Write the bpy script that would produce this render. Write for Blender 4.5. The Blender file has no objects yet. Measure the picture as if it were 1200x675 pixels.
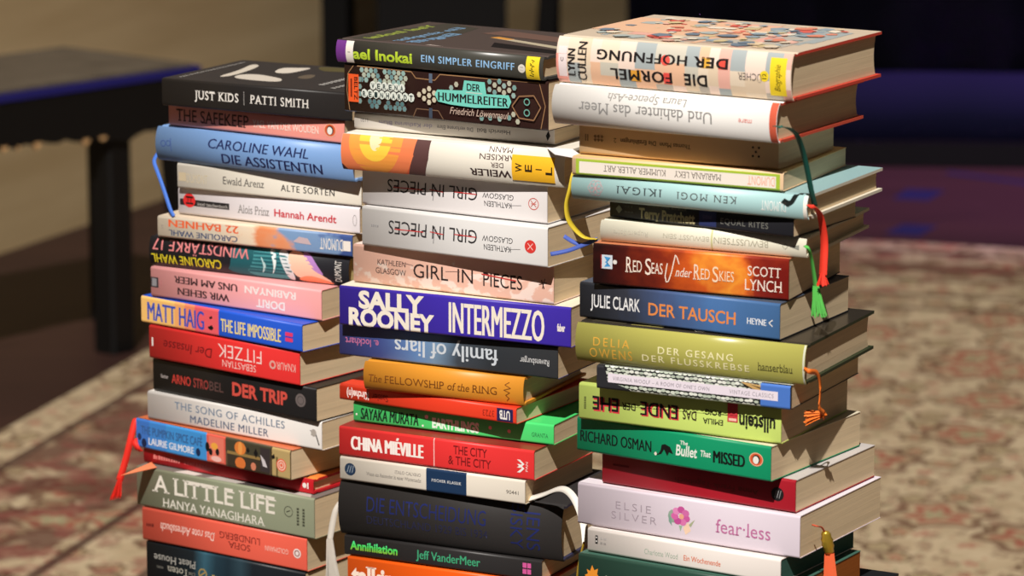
import bpy, bmesh, math, random
from mathutils import Vector, Matrix
random.seed(7)
S = bpy.context.scene
COL = S.collection

# ------------------------------------------------------------------ camera, light, exposure
cam = bpy.data.cameras.new('camera'); cam_o = bpy.data.objects.new('camera', cam); COL.objects.link(cam_o)
cam_o.location = (0, 0, 1.35)
cam_o.rotation_euler = (math.radians(90 - 11.4973), 0, 0)
cam.sensor_width = 36.0; cam.lens = 4194.68 / 1200 * 36
cam.clip_start = .05; cam.clip_end = 60
cam.dof.use_dof = True; cam.dof.focus_distance = 3.0; cam.dof.aperture_fstop = 9.0
S.camera = cam_o
S.view_settings.view_transform = 'Standard'; S.view_settings.look = 'None'
S.view_settings.gamma = 1.0; S.view_settings.exposure = 0.0; S.view_settings.use_curve_mapping = False
W_ = bpy.data.worlds.new('stage_dark'); S.world = W_; W_.use_nodes = True
W_.node_tree.nodes['Background'].inputs[0].default_value = (1.0, .90, .80, 1)
W_.node_tree.nodes['Background'].inputs[1].default_value = .05

def lamp(name, kind, loc, target, energy, color, **kw):
    l = bpy.data.lights.new(name, kind); l.energy = energy; l.color = color
    for k, v in kw.items(): setattr(l, k, v)
    o = bpy.data.objects.new(name, l); COL.objects.link(o); o.location = loc
    o.rotation_euler = (Vector(target) - Vector(loc)).to_track_quat('-Z', 'Y').to_euler()
    return o
# stage spotlight high up front, from behind the photographer
lamp('stage_spotlight', 'SPOT', (-1.35, -5.0, 10.1), (.35, 3.9, .5), 10000, (1, .945, .885), spot_size=math.radians(36), spot_blend=1., shadow_soft_size=.045)
# blue stage lights over the backdrop
lamp('blue_stage_light', 'SPOT', (1.25, 7.35, .5), (1.15, 8.05, .09), 2.2, (.10, .08, 1), spot_size=math.radians(75), spot_blend=1, shadow_soft_size=.05)
lamp('violet_stage_light', 'SPOT', (2.1, 7.3, 3.0), (1.2, 7.85, 0), 520, (.62, .22, .92), spot_size=math.radians(42), spot_blend=1, shadow_soft_size=.1)

# ------------------------------------------------------------------ materials
def lin(c):
    f = lambda v: v / 12.92 if v <= .04045 else ((v + .055) / 1.055) ** 2.4
    return tuple(f(x / 255) for x in c) + (1,)
MATS = {}
def mat(c, rough=.5, spec=.3, metal=0.):
    key = (tuple(c), rough, spec, metal)
    if key not in MATS:
        m = bpy.data.materials.new('print_%d_%d_%d' % tuple(c)); m.use_nodes = True
        b = m.node_tree.nodes['Principled BSDF']
        b.inputs['Base Color'].default_value = lin(c); b.inputs['Roughness'].default_value = rough
        b.inputs['Specular IOR Level'].default_value = spec; b.inputs['Metallic'].default_value = metal
        MATS[key] = m
    return MATS[key]
def nmat(name, build, rough=.6, spec=.3):
    if name in MATS: return MATS[name]
    m = bpy.data.materials.new(name); m.use_nodes = True; nt = m.node_tree; b = nt.nodes['Principled BSDF']
    b.inputs['Roughness'].default_value = rough; b.inputs['Specular IOR Level'].default_value = spec
    def N(t, **k):
        n = nt.nodes.new(t)
        for a, v in k.items():
            if hasattr(n, a): setattr(n, a, v)
            else: n.inputs[a].default_value = v
        return n
    build(nt, N, b); MATS[name] = m
    return m
def ramp(N, stops, interp='LINEAR'):
    r = N('ShaderNodeValToRGB'); cr = r.color_ramp; cr.interpolation = interp
    while len(cr.elements) < len(stops): cr.elements.new(.5)
    for e, (p, c) in zip(cr.elements, stops): e.position = p; e.color = lin(c) if max(c) > 1 else tuple(c) + (1,)
    return r
def mixc(nt, N, fac, a, b, mode='MIX'):
    m = N('ShaderNodeMix'); m.data_type = 'RGBA'; m.blend_type = mode
    for s, v in ((m.inputs[0], fac), (m.inputs[6], a), (m.inputs[7], b)):
        if hasattr(v, 'links'): nt.links.new(v, s)
        elif isinstance(v, (int, float)): s.default_value = v
        else: s.default_value = lin(v)
    return m.outputs[2]
def math_(nt, N, op, a, b=0.):
    m = N('ShaderNodeMath'); m.operation = op
    for s, v in ((m.inputs[0], a), (m.inputs[1], b)):
        if hasattr(v, 'links'): nt.links.new(v, s)
        else: s.default_value = v
    return m.outputs[0]
def page_mat(c):
    def bld(nt, N, b):
        tc = N('ShaderNodeTexCoord'); mp = N('ShaderNodeMapping'); mp.inputs['Scale'].default_value = (4, 4, 900)
        nt.links.new(tc.outputs['Object'], mp.inputs[0])
        n = N('ShaderNodeTexNoise', Scale=1.0, Detail=3.0); nt.links.new(mp.outputs[0], n.inputs['Vector'])
        mp2 = N('ShaderNodeMapping'); mp2.inputs['Scale'].default_value = (12, 12, 160); nt.links.new(tc.outputs['Object'], mp2.inputs[0])
        n2 = N('ShaderNodeTexNoise', Scale=1.0, Detail=2.0); nt.links.new(mp2.outputs[0], n2.inputs['Vector'])
        f = math_(nt, N, 'ADD', math_(nt, N, 'MULTIPLY', n.outputs[0], .5), math_(nt, N, 'MULTIPLY', n2.outputs[0], .5))
        r = ramp(N, [(.3, tuple(int(v * .92) for v in c)), (.65, c)]); nt.links.new(f, r.inputs[0])
        nt.links.new(r.outputs[0], b.inputs['Base Color'])
        bp = N('ShaderNodeBump', Strength=.25, Distance=.0004); nt.links.new(n.outputs[0], bp.inputs['Height']); nt.links.new(bp.outputs[0], b.inputs['Normal'])
    return nmat('paper_edges_%d_%d_%d' % tuple(c), bld, .9, .1)

# ------------------------------------------------------------------ object helpers
def link(name, me, mats=(), parent=None):
    o = bpy.data.objects.new(name, me); COL.objects.link(o)
    for m in mats: me.materials.append(m)
    if parent: o.parent = parent
    return o
def from_bm(name, bm, mats, parent=None, smooth=False):
    me = bpy.data.meshes.new(name); bmesh.ops.recalc_face_normals(bm, faces=[f for f in bm.faces]) ; bm.to_mesh(me); bm.free()
    if smooth:
        for p in me.polygons: p.use_smooth = True
    return link(name, me, mats if isinstance(mats, (list, tuple)) else [mats], parent)
def thing(name, label, cat, loc=(0, 0, 0), rz=0., group=None):
    o = bpy.data.objects.new(name, None); COL.objects.link(o); o.empty_display_size = .02
    o.location = loc; o.rotation_euler = (0, 0, rz)
    return tag(o, label, cat, group)
def tag(o, label, cat, group=None):
    o['label'] = label; o['category'] = cat
    if group: o['group'] = group
    return o
def structure(o): o['kind'] = 'structure'; return o
def box(bm, x0, x1, y0, y1, z0, z1, mi=0, M=None):
    vs = [bm.verts.new((x, y, z)) for z in (z0, z1) for y in (y0, y1) for x in (x0, x1)]
    if M:
        for v in vs: v.co = M @ v.co
    for q in ((0, 2, 3, 1), (4, 5, 7, 6), (0, 1, 5, 4), (2, 6, 7, 3), (0, 4, 6, 2), (1, 3, 7, 5)):
        f = bm.faces.new([vs[i] for i in q]); f.material_index = mi
    return vs
def extrude_x(bm, prof, x0, x1, mi=0):
    """closed (y,z) outline swept along x"""
    a = [bm.verts.new((x0, y, z)) for y, z in prof]; b = [bm.verts.new((x1, y, z)) for y, z in prof]
    n = len(prof)
    for i in range(n):
        f = bm.faces.new((a[i], a[(i + 1) % n], b[(i + 1) % n], b[i])); f.material_index = mi
    for q in (a, b[::-1]):
        f = bm.faces.new(q); f.material_index = mi

# ------------------------------------------------------------------ lettering as flat ink meshes
TXT = {}
CAP = .729
def glyphs(s, bold=0., serif=False, it=0., sp=1.):
    if ('M' in s and bold < .08) or (any(ch in s for ch in 'WNmwÄ') and bold < .045): smear, bold = max(0, bold), min(bold, 0)
    else: smear = 0
    key = (s, bold, smear, serif, it, sp)
    if key in TXT: return TXT[key]
    cu = bpy.data.curves.new('t', 'FONT'); cu.body = s; cu.size = 1; cu.offset = bold; cu.resolution_u = 3; cu.space_character = sp
    cu.fill_mode = 'FRONT'
    o = bpy.data.objects.new('t', cu); COL.objects.link(o)
    dg = bpy.context.evaluated_depsgraph_get(); ev = o.evaluated_get(dg); me = ev.to_mesh()
    V = [(v.co.x, v.co.y) for v in me.vertices]; F = [tuple(p.vertices) for p in me.polygons]
    ev.to_mesh_clear(); bpy.data.objects.remove(o); bpy.data.curves.remove(cu)
    if serif:
        apex = []
        if 'A' in s:
            tops = sorted((x, y) for x, y in V if abs(y - CAP) < .02 + bold); bots = [x for x, y in V if abs(y) < .02 + bold]
            apex = [(a[0] + b[0]) / 2 for a, b in zip(tops, tops[1:]) if .04 < b[0] - a[0] < .2 and not any(abs(x - (a[0] + b[0]) / 2) < .17 for x in bots)]
        cnt = {}
        pos = lambda i: (round(V[i][0], 4), round(V[i][1], 4))
        for f in F:
            for i in range(len(f)):
                e = frozenset((pos(f[i]), pos(f[(i + 1) % len(f)]))); cnt[e] = cnt.get(e, 0) + 1
        for e, c in cnt.items():
            if c != 1 or len(e) != 2: continue
            (xa, ya), (xb, yb) = tuple(e)
            w = abs(xa - xb)
            if abs(ya - yb) < .002 and .05 < w < .3:
                for lv, d in ((0., 1), (CAP, -1), (.56, -1), (.76, -1)):
                    if abs(ya - lv) < .03 + bold:
                        if lv == CAP and any(abs((xa + xb) / 2 - q) < .12 for q in apex): break
                        k = len(V); x0, x1 = min(xa, xb) - .075, max(xa, xb) + .075
                        V += [(x0, ya), (x1, ya), (x1, ya + d * .055), (x0, ya + d * .055)]
                        F.append((k, k + 1, k + 2, k + 3)); break
    if smear:
        n_ = len(V); V = [(x + d * smear, y) for d in (-1, 0, 1) for x, y in V]; F = [tuple(i + k * n_ for i in f) for k in range(3) for f in F]
    if it: V = [(x + y * it, y) for x, y in V]
    x0 = min(v[0] for v in V); x1 = max(v[0] for v in V)
    n_ = len(V) // 3 if smear else len(V) + 1
    TXT[key] = ([((x - x0) / (x1 - x0), y / CAP, i // n_) for i, (x, y) in enumerate(V)], F)
    return TXT[key]

# items drawn on a spine: u runs in the spine's own ruler (a..b), v from the top edge (0) to the bottom edge (1)
def T(s, a, b, v0, v1, c, flip=0, bold=0., serif=False, it=0., rot='', sp=1.): return ('T', s, a, b, v0, v1, c, flip, bold, serif, it, rot, sp)
def R(a, b, v0, v1, c): return ('P', [(a, v0), (b, v0), (b, v1), (a, v1)], c)
def P(pts, c): return ('P', pts, c)
def S_(pts, c, n=2):                                                # the same with rounded corners
    for _ in range(n):
        pts = [q for i in range(len(pts)) for q in ((pts[i][0] * .75 + pts[(i + 1) % len(pts)][0] * .25, pts[i][1] * .75 + pts[(i + 1) % len(pts)][1] * .25), (pts[i][0] * .25 + pts[(i + 1) % len(pts)][0] * .75, pts[i][1] * .25 + pts[(i + 1) % len(pts)][1] * .75))]
    return ('P', pts, c)
def E(a, v, ra, rb, c, n=20): return ('E', a, v, ra, rb, c, n)
def O(a, v, r, w, c, n=20, ry=None): return ('O', a, v, r, w, c, n, ry)
def LN(a, v, b, w, r, c): return ('L', a, v, b, w, r, c)   # stroke from (a,v) to (b,w), r wide in ruler units
class Ink:
    """collects flat ink patches in a plane of size su x sv (ruler a0..a1 across, 0..1 down)"""
    def __init__(s, a0, a1, su, sv):
        s.a0, s.a1, s.su, s.sv = a0, a1, su, sv; s.k = su / (a1 - a0); s.bm = bmesh.new(); s.mats = []; s.layer = 0
    def mi(s, m):
        if not isinstance(m, bpy.types.Material): m = mat(m, .45, .3)
        if m not in s.mats: s.mats.append(m)
        return s.mats.index(m)
    def xy(s, a, v): return ((a - s.a0) * s.k, (1 - v) * s.sv)
    def poly(s, pts, mi):
        vs = [s.bm.verts.new((x, s.layer * .000008, z)) for x, z in pts]
        try: f = s.bm.faces.new(vs); f.material_index = mi
        except ValueError: pass
    def add(s, it):
        s.layer += 1
        k = it[0]
        if k == 'P': s.poly([s.xy(*p) for p in it[1]], s.mi(it[2]))
        elif k == 'E':
            _, a, v, ra, rb, c, n = it; x, z = s.xy(a, v)
            s.poly([(x + ra * s.k * math.cos(t * 2 * math.pi / n), z + rb * s.k * math.sin(t * 2 * math.pi / n)) for t in range(n)], s.mi(c))
        elif k == 'O':
            _, a, v, r, w, c, n, ry = it; x, z = s.xy(a, v); m = s.mi(c); ry = ry or r
            pt = lambda rr, rz, t: (x + rr * s.k * math.cos(t * 2 * math.pi / n), z + rz * s.k * math.sin(t * 2 * math.pi / n))
            for t in range(n): s.poly([pt(r, ry, t), pt(r, ry, t + 1), pt(r - w, ry - w, t + 1), pt(r - w, ry - w, t)], m)
        elif k == 'L':
            _, a, v, b, w, r, c = it; x0, z0 = s.xy(a, v); x1, z1 = s.xy(b, w); d = math.hypot(x1 - x0, z1 - z0) or 1
            nx, nz = -(z1 - z0) / d * r * s.k / 2, (x1 - x0) / d * r * s.k / 2
            s.poly([(x0 + nx, z0 + nz), (x0 - nx, z0 - nz), (x1 - nx, z1 - nz), (x1 + nx, z1 + nz)], s.mi(c))
        elif k == 'T':
            _, txt, a, b, v0, v1, c, flip, bold, serif, ital, rot, sp = it
            V, F = glyphs(txt, bold, serif, ital, sp); m = s.mi(c); vs = []
            for gx, gy, gk in V:
                if rot == 'ccw': p = (b - gy * (b - a), v1 - gx * (v1 - v0))
                elif rot == 'cw': p = (a + gy * (b - a), v0 + gx * (v1 - v0))
                else:
                    p = (a + gx * (b - a), v1 - gy * (v1 - v0))
                    if flip: p = (a + b - p[0], v0 + v1 - p[1])
                x, z = s.xy(*p); vs.append(s.bm.verts.new((x, s.layer * .000008 + gk * .000004, z)))
            s.layer += 1.5
            for f in F:
                try: fc = s.bm.faces.new([vs[i] for i in f]); fc.material_index = m
                except ValueError: pass
    def finish(s, strips=()):
        bm = s.bm
        def cut(co, no, clear):
            g = bm.verts[:] + bm.edges[:] + bm.faces[:]
            if g: bmesh.ops.bisect_plane(bm, geom=g, plane_co=co, plane_no=no, clear_outer=clear)
        e = .0002
        cut((e, 0, 0), (-1, 0, 0), True); cut((s.su - e, 0, 0), (1, 0, 0), True)
        cut((0, 0, e), (0, 0, -1), True); cut((0, 0, s.sv - e), (0, 0, 1), True)
        for z in strips: cut((0, 0, z), (0, 0, 1), False)
        return bm

PAPER = (232, 208, 170)
def build_book(loc, rz, L, W, t, kind, base, label, group, span, items=(), top=None, bottom=None, pages=PAPER, boards=None,
               cover_items=(), bulge=None, rough=.42):
    """one closed book lying flat, spine towards -y. parts: spine, front_cover, back_cover, page_block"""
    hc = kind == 'hc'
    root = thing('hardcover_book' if hc else 'paperback_book', label, 'book', loc, rz, group)
    base_m = base if isinstance(base, bpy.types.Material) else mat(base, rough, .35)
    top_m = mat(top, rough, .35) if isinstance(top, tuple) else (top or base_m)
    bot_m = mat(bottom, rough, .35) if isinstance(bottom, tuple) else (bottom or base_m)
    b = (bulge if bulge is not None else min(.0062, .16 * t)) if hc else 0
    r = min(.0022, t * .18)
    H2 = W / 2
    def prof(z):
        if hc:
            q = (2 * z / t - 1); return -b * (1 - q * q) ** .75 if abs(q) < 1 else 0.
        d = min(z, t - z)
        return (r - math.sqrt(max(0, r * r - (r - d) ** 2))) if d < r else 0.
    if hc: zs = [t * (1 - math.cos(math.pi * i / 12)) / 2 for i in range(13)]
    else: zs = [r * (1 - math.cos(math.pi / 2 * i / 4)) for i in range(5)] + [t - r * (1 - math.cos(math.pi / 2 * i / 4)) for i in (4, 3, 2, 1, 0)]
    # spine shell with its printing
    bm = bmesh.new(); uv = bm.loops.layers.uv.new('UVMap')
    th = .0007
    o_ = [[bm.verts.new((x, prof(z) - H2, z)) for z in zs] for x in (-L / 2, L / 2)]
    i_ = [[bm.verts.new((x, prof(z) - H2 + th, min(max(z, th * .5), t - th * .5))) for z in zs] for x in (-L / 2, L / 2)]
    for j in range(len(zs) - 1):
        f = bm.faces.new((o_[0][j], o_[1][j], o_[1][j + 1], o_[0][j + 1])); f.smooth = True
        f = bm.faces.new((i_[0][j], i_[0][j + 1], i_[1][j + 1], i_[1][j]))
        for k in (0, 1): bm.faces.new((o_[k][j], o_[k][j + 1], i_[k][j + 1], i_[k][j]))
    for j in (0, len(zs) - 1): bm.faces.new((o_[0][j], o_[1][j], i_[1][j], i_[0][j]))
    bmesh.ops.recalc_face_normals(bm, faces=bm.faces[:])
    for f in bm.faces:
        for l in f.loops: l[uv].uv = ((l.vert.co.x + L / 2) / L, l.vert.co.z / t)
    mats = [base_m]
    if items:
        ink = Ink(span[0], span[1], L, t)
        for it in items: ink.add(it)
        ib = ink.finish(zs[1:-1])
        mp = {}
        for v in ib.verts: mp[v] = bm.verts.new((v.co.x - L / 2, prof(v.co.z) - H2 - .00008 - v.co.y, v.co.z))
        for f in ib.faces:
            try: g = bm.faces.new([mp[v] for v in f.verts])
            except ValueError: continue
            g.material_index = f.material_index + 1; g.smooth = hc
            g.normal_update()
            if g.normal.y > 0: g.normal_flip()
            for l in g.loops: l[uv].uv = ((l.vert.co.x + L / 2) / L, l.vert.co.z / t)
        ib.free(); mats += ink.mats
    me = bpy.data.meshes.new('spine'); bm.to_mesh(me); bm.free(); link('spine', me, mats, root)
    # covers
    for nm, sgn, m in (('front_cover', 1, top_m), ('back_cover', -1, bot_m)):
        bm = bmesh.new()
        if hc: pr = [(0, .0003), (.002, .0002), (.0045, .0011), (.0068, .0002), (.008, 0), (W, 0), (W, .0024), (.008, .0024), (.0045, .0028), (0, .0020)]
        else: pr = [(r, 0), (W, 0), (W, .0005), (r, .0006)]
        pr = [(y - H2, (t - d) if sgn > 0 else d) for y, d in pr]
        extrude_x(bm, pr, -L / 2, L / 2)
        bmesh.ops.recalc_face_normals(bm, faces=bm.faces[:])
        ms = [m]
        if hc and boards: # turned edge of the board in the board's own colour
            ms.append(mat(boards, .5, .3))
            for f in bm.faces:
                if abs(f.normal.x) > .9 or f.normal.y > .9 or f.normal.z * sgn < -.3: f.material_index = 1
        if sgn > 0 and cover_items:
            ink = Ink(0, 1, L, W)
            for it in cover_items: ink.add(it)
            ib = ink.finish(); mp = {}; y0 = .008 if hc else r
            bmesh.ops.bisect_plane(ib, geom=ib.verts[:] + ib.edges[:] + ib.faces[:], plane_co=(0, 0, y0), plane_no=(0, 0, -1), clear_outer=True)
            for v in ib.verts: mp[v] = bm.verts.new((v.co.x - L / 2, v.co.z - H2, t + .00006 + v.co.y))
            for f in ib.faces:
                try: g = bm.faces.new([mp[v] for v in f.verts])
                except ValueError: continue
                g.material_index = f.material_index + len(ms)
                g.normal_update()
                if g.normal.z < 0: g.normal_flip()
            ib.free(); ms += ink.mats
        me = bpy.data.meshes.new(nm); bm.to_mesh(me); bm.free(); link(nm, me, ms, root)
    # page block
    bm = bmesh.new(); c = .0026 if hc else .0006
    if hc:
        n = 10; zz = [c + (t - 2 * c) * i / n for i in range(n + 1)]
        q = lambda z: 1 - (2 * z / t - 1) ** 2
        pr = [(prof(z) + .0022 - H2, z) for z in zz] + [(W - .0035 - .8 * b * q(z) - H2, z) for z in reversed(zz)]
        extrude_x(bm, pr, -L / 2 + .003, L / 2 - .003)
    else: extrude_x(bm, [(th - H2 + r * .5, c), (H2 - .0004, c), (H2 - .0004, t - c), (th - H2 + r * .5, t - c)], -L / 2 + .0004, L / 2 - .0004)
    pm = pages if isinstance(pages, bpy.types.Material) else page_mat(pages)
    from_bm('page_block', bm, pm, root)
    return root
# ------------------------------------------------------------------ floor, walls, carpet
def wood(nt, N, b):
    tc = N('ShaderNodeTexCoord'); mp = N('ShaderNodeMapping'); mp.inputs['Rotation'].default_value = (0, 0, .26); mp.inputs['Scale'].default_value = (1.2, 9, 1)
    nt.links.new(tc.outputs['Object'], mp.inputs[0])
    br = N('ShaderNodeTexBrick', Scale=1.0, **{'Mortar Size': .012, 'Brick Width': 1.6, 'Row Height': .9}); nt.links.new(mp.outputs[0], br.inputs[0])
    br.inputs['Color1'].default_value = lin((66, 42, 36)); br.inputs['Color2'].default_value = lin((58, 36, 32)); br.inputs['Mortar'].default_value = lin((34, 21, 19))
    n = N('ShaderNodeTexNoise', Scale=3.0, Detail=5.0); nt.links.new(mp.outputs[0], n.inputs['Vector'])
    nt.links.new(mixc(nt, N, math_(nt, N, 'MULTIPLY', n.outputs[0], .5), br.outputs[0], (44, 28, 25)), b.inputs['Base Color'])
bm = bmesh.new(); box(bm, -6, 6, -5, 13, -.05, 0)
structure(from_bm('floor', bm, nmat('stained_stage_boards', wood, .55, .3)))

def ply(nt, N, b):
    tc = N('ShaderNodeTexCoord'); mp = N('ShaderNodeMapping'); mp.inputs['Scale'].default_value = (.8, 3, 7); nt.links.new(tc.outputs['Object'], mp.inputs[0])
    n = N('ShaderNodeTexNoise', Scale=1.3, Detail=6.0); nt.links.new(mp.outputs[0], n.inputs['Vector'])
    n2 = N('ShaderNodeTexNoise', Scale=5.0, Detail=2.0); nt.links.new(tc.outputs['Object'], n2.inputs['Vector'])
    r = ramp(N, [(.35, (206, 178, 132)), (.65, (228, 202, 156))]); nt.links.new(n.outputs[0], r.inputs[0])
    r2 = ramp(N, [(.70, (0, 0, 0)), (.76, (1, 1, 1))]); nt.links.new(n2.outputs[0], r2.inputs[0])
    nt.links.new(mixc(nt, N, math_(nt, N, 'MULTIPLY', r2.outputs[0], .6), r.outputs[0], (150, 104, 62)), b.inputs['Base Color'])
wd = Vector((.54, .23, 0)).normalized()
bm = bmesh.new(); box(bm, -4, 3.9, 0, .06, 0, 2.6)
o = structure(from_bm('wall_left', bm, nmat('pale_plywood', ply, .7, .2)))
o.location = (-.971, 7.081, 0); o.rotation_euler = (0, 0, math.atan2(.54, .23))

# Persian carpet: beige field of red and olive blossoms inside darker borders
CW, CL = 3.3, 4.6                                                   # its own x across, y along
def persian(nt, N, b):
    tc = N('ShaderNodeTexCoord'); P0 = tc.outputs['Object']
    L = nt.links.new
    def noise(sc, det=2.0, src=P0):
        n = N('ShaderNodeTexNoise', Scale=sc, Detail=det); L(src, n.inputs['Vector']); return n
    wob = noise(9, 2)
    warp = N('ShaderNodeVectorMath'); warp.operation = 'MULTIPLY_ADD'; L(wob.outputs['Color'], warp.inputs[0]); warp.inputs[1].default_value = (.06, .06, 0); L(P0, warp.inputs[2])
    Pw = warp.outputs[0]
    def flowers(sc, petals, rand=.75):
        """blossoms: distance to a cell centre, its rim scalloped by petals"""
        v = N('ShaderNodeTexVoronoi', Scale=sc, Randomness=rand); v.voronoi_dimensions = '2D'; L(Pw, v.inputs['Vector'])
        sub = N('ShaderNodeVectorMath'); sub.operation = 'SUBTRACT'; L(Pw, sub.inputs[0]); L(v.outputs['Position'], sub.inputs[1])
        sx = N('ShaderNodeSeparateXYZ'); L(sub.outputs[0], sx.inputs[0])
        ang = math_(nt, N, 'ARCTAN2', sx.outputs[1], sx.outputs[0])
        pet = math_(nt, N, 'SINE', math_(nt, N, 'MULTIPLY', ang, float(petals)))
        d = math_(nt, N, 'SUBTRACT', v.outputs['Distance'], math_(nt, N, 'MULTIPLY', pet, .055))
        return d, v.outputs['Color']
    d1, c1 = flowers(6.2, 6)
    d2, c2 = flowers(15, 5)
    d3, c3 = flowers(31, 4)
    base = ramp(N, [(.3, (186, 164, 132)), (.7, (208, 188, 156))]); L(noise(14, 4).outputs[0], base.inputs[0]); col = base.outputs[0]
    def layer(col, fac, c, amt=1.):
        return mixc(nt, N, math_(nt, N, 'MULTIPLY', fac, amt), col, c)
    def band(d, lo, hi, soft=.02):
        r = ramp(N, [(0, (0, 0, 0)), (max(0.001, lo - soft), (0, 0, 0)), (max(.002, lo), (1, 1, 1)), (hi, (1, 1, 1)), (hi + soft, (0, 0, 0)), (1, (0, 0, 0))]); L(d, r.inputs[0]); return r.outputs[0]
    def pick(colr, ch, lo):
        s = N('ShaderNodeSeparateColor'); L(colr, s.inputs[0]); return math_(nt, N, 'GREATER_THAN', s.outputs[ch], lo)
    vine = N('ShaderNodeTexWave', Scale=3.2, Distortion=9.0, Detail=1.0); vine.inputs['Detail Scale'].default_value = 2.5; L(P0, vine.inputs['Vector'])
    col = layer(col, band(vine.outputs[1], .46, .54, .03), (142, 140, 104), .6)
    m3 = math_(nt, N, 'MULTIPLY', band(d3, .16, .30), pick(c3, 0, .45)); col = layer(col, m3, (120, 92, 72), .7)
    m3 = math_(nt, N, 'MULTIPLY', band(d3, 0., .12), pick(c3, 1, .5)); col = layer(col, m3, (168, 104, 86), .5)
    m2 = math_(nt, N, 'MULTIPLY', band(d2, .0, .40), pick(c2, 0, .5)); col = layer(col, m2, (170, 152, 116), .8)
    m2 = math_(nt, N, 'MULTIPLY', band(d2, .30, .39), pick(c2, 0, .5)); col = layer(col, m2, (98, 68, 56), .85)
    m2 = math_(nt, N, 'MULTIPLY', band(d2, .0, .16), pick(c2, 1, .4)); col = layer(col, m2, (166, 92, 78), .6)
    big = pick(c1, 2, .55)
    col = layer(col, math_(nt, N, 'MULTIPLY', band(d1, 0, .46), big), (180, 158, 124), .6)
    col = layer(col, math_(nt, N, 'MULTIPLY', band(d1, .38, .47), big), (106, 72, 58), .75)
    col = layer(col, math_(nt, N, 'MULTIPLY', band(d1, .16, .27), big), (158, 78, 66), .75)
    col = layer(col, math_(nt, N, 'MULTIPLY', band(d1, .0, .09), big), (150, 148, 112), .8)
    # border bands: distance from the carpet's edge
    sx = N('ShaderNodeSeparateXYZ'); L(P0, sx.inputs[0])
    ex = math_(nt, N, 'SUBTRACT', CW / 2, math_(nt, N, 'ABSOLUTE', sx.outputs[0])); ey = math_(nt, N, 'SUBTRACT', CL / 2, math_(nt, N, 'ABSOLUTE', sx.outputs[1]))
    ed = math_(nt, N, 'MINIMUM', ex, ey)
    def edge(lo, hi):
        return math_(nt, N, 'MULTIPLY', math_(nt, N, 'GREATER_THAN', ed, lo), math_(nt, N, 'LESS_THAN', ed, hi))
    blot = ramp(N, [(.40, (0, 0, 0)), (.52, (1, 1, 1))]); L(noise(11, 3).outputs[0], blot.inputs[0])
    col = layer(col, math_(nt, N, 'MULTIPLY', edge(.10, .34), blot.outputs[0]), (92, 52, 46), .8)
    blot2 = ramp(N, [(.52, (0, 0, 0)), (.60, (1, 1, 1))]); L(noise(15, 3).outputs[0], blot2.inputs[0])
    col = layer(col, math_(nt, N, 'MULTIPLY', edge(.12, .50), blot2.outputs[0]), (146, 84, 76), .6)
    for a_ in (.085, .36, .50, .62): col = layer(col, edge(a_, a_ + .018), (70, 44, 40), .85)
    pile = noise(420, 2); col = mixc(nt, N, math_(nt, N, 'MULTIPLY', pile.outputs[0], .22), col, (90, 70, 54))
    L(col, b.inputs['Base Color'])
    bp = N('ShaderNodeBump', Strength=.5, Distance=.003); L(pile.outputs[0], bp.inputs['Height']); L(bp.outputs[0], b.inputs['Normal'])
ca = math.radians(-15.5)                                            # its far edge runs slightly towards the viewer on the right
cx, cy = Vector((math.cos(ca), math.sin(ca), 0)), Vector((-math.sin(ca), math.cos(ca), 0))
far = Vector((.662, 7.09, 0)); left = Vector((-.695, 5.85, 0))
corner = far - cx * ((far - left).dot(cx))
ctr = corner + cx * CW / 2 - cy * CL / 2
bm = bmesh.new()
nx, ny = 60, 80
rnd = random.Random(3)
grid = [[bm.verts.new((-CW / 2 + CW * i / nx, -CL / 2 + CL * j / ny, .008 + .0015 * math.sin(i * .7 + j * .31))) for i in range(nx + 1)] for j in range(ny + 1)]
for j in range(ny):
    for i in range(nx): bm.faces.new((grid[j][i], grid[j][i + 1], grid[j + 1][i + 1], grid[j + 1][i]))
rim = [grid[0][i] for i in range(nx + 1)] + [grid[j][nx] for j in range(1, ny + 1)] + [grid[ny][i] for i in range(nx - 1, -1, -1)] + [grid[j][0] for j in range(ny - 1, 0, -1)]
low = [bm.verts.new((v.co.x, v.co.y, 0.0005)) for v in rim]
for i in range(len(rim)):
    k = (i + 1) % len(rim); bm.faces.new((rim[i], low[i], low[k], rim[k]))
bm.faces.new(low[::-1])
o = from_bm('persian_carpet', bm, nmat('persian_wool_pile', persian, .95, .05))
o.location = ctr; o.rotation_euler = (0, 0, ca)
tag(o, 'worn beige Persian carpet with red and brown blossoms on the stage floor', 'carpet')

# stage backdrop on the right: dark pleated cloth over a lower skirt and a black plinth board
def pleats(x0, x1, z0, z1, amp, pitch, y=0, th=.012, n=160):
    bm = bmesh.new(); rows = [z0, z0 + (z1 - z0) * .5, z1]
    f = lambda x, z: y + amp * (math.sin(x / pitch * 6.283) + .4 * math.sin(x / pitch * 2.9 + 1)) * (1 if z < z1 - 1e-6 else .8)
    fr = [[bm.verts.new((x0 + (x1 - x0) * i / n, f(x0 + (x1 - x0) * i / n, z), z)) for i in range(n + 1)] for z in rows]
    bk = [[bm.verts.new((x0 + (x1 - x0) * i / n, f(x0 + (x1 - x0) * i / n, z) + th, z)) for i in range(n + 1)] for z in rows]
    for g, flip in ((fr, 0), (bk, 1)):
        for r_ in range(2):
            for i in range(n): bm.faces.new((g[r_][i], g[r_][i + 1], g[r_ + 1][i + 1], g[r_ + 1][i]))
    for i in range(n):
        for r_ in (0, 2): bm.faces.new((fr[r_][i], fr[r_][i + 1], bk[r_][i + 1], bk[r_][i]))
    for i in (0, n):
        for r_ in range(2): bm.faces.new((fr[r_][i], fr[r_ + 1][i], bk[r_ + 1][i], bk[r_][i]))
    return bm
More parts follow.
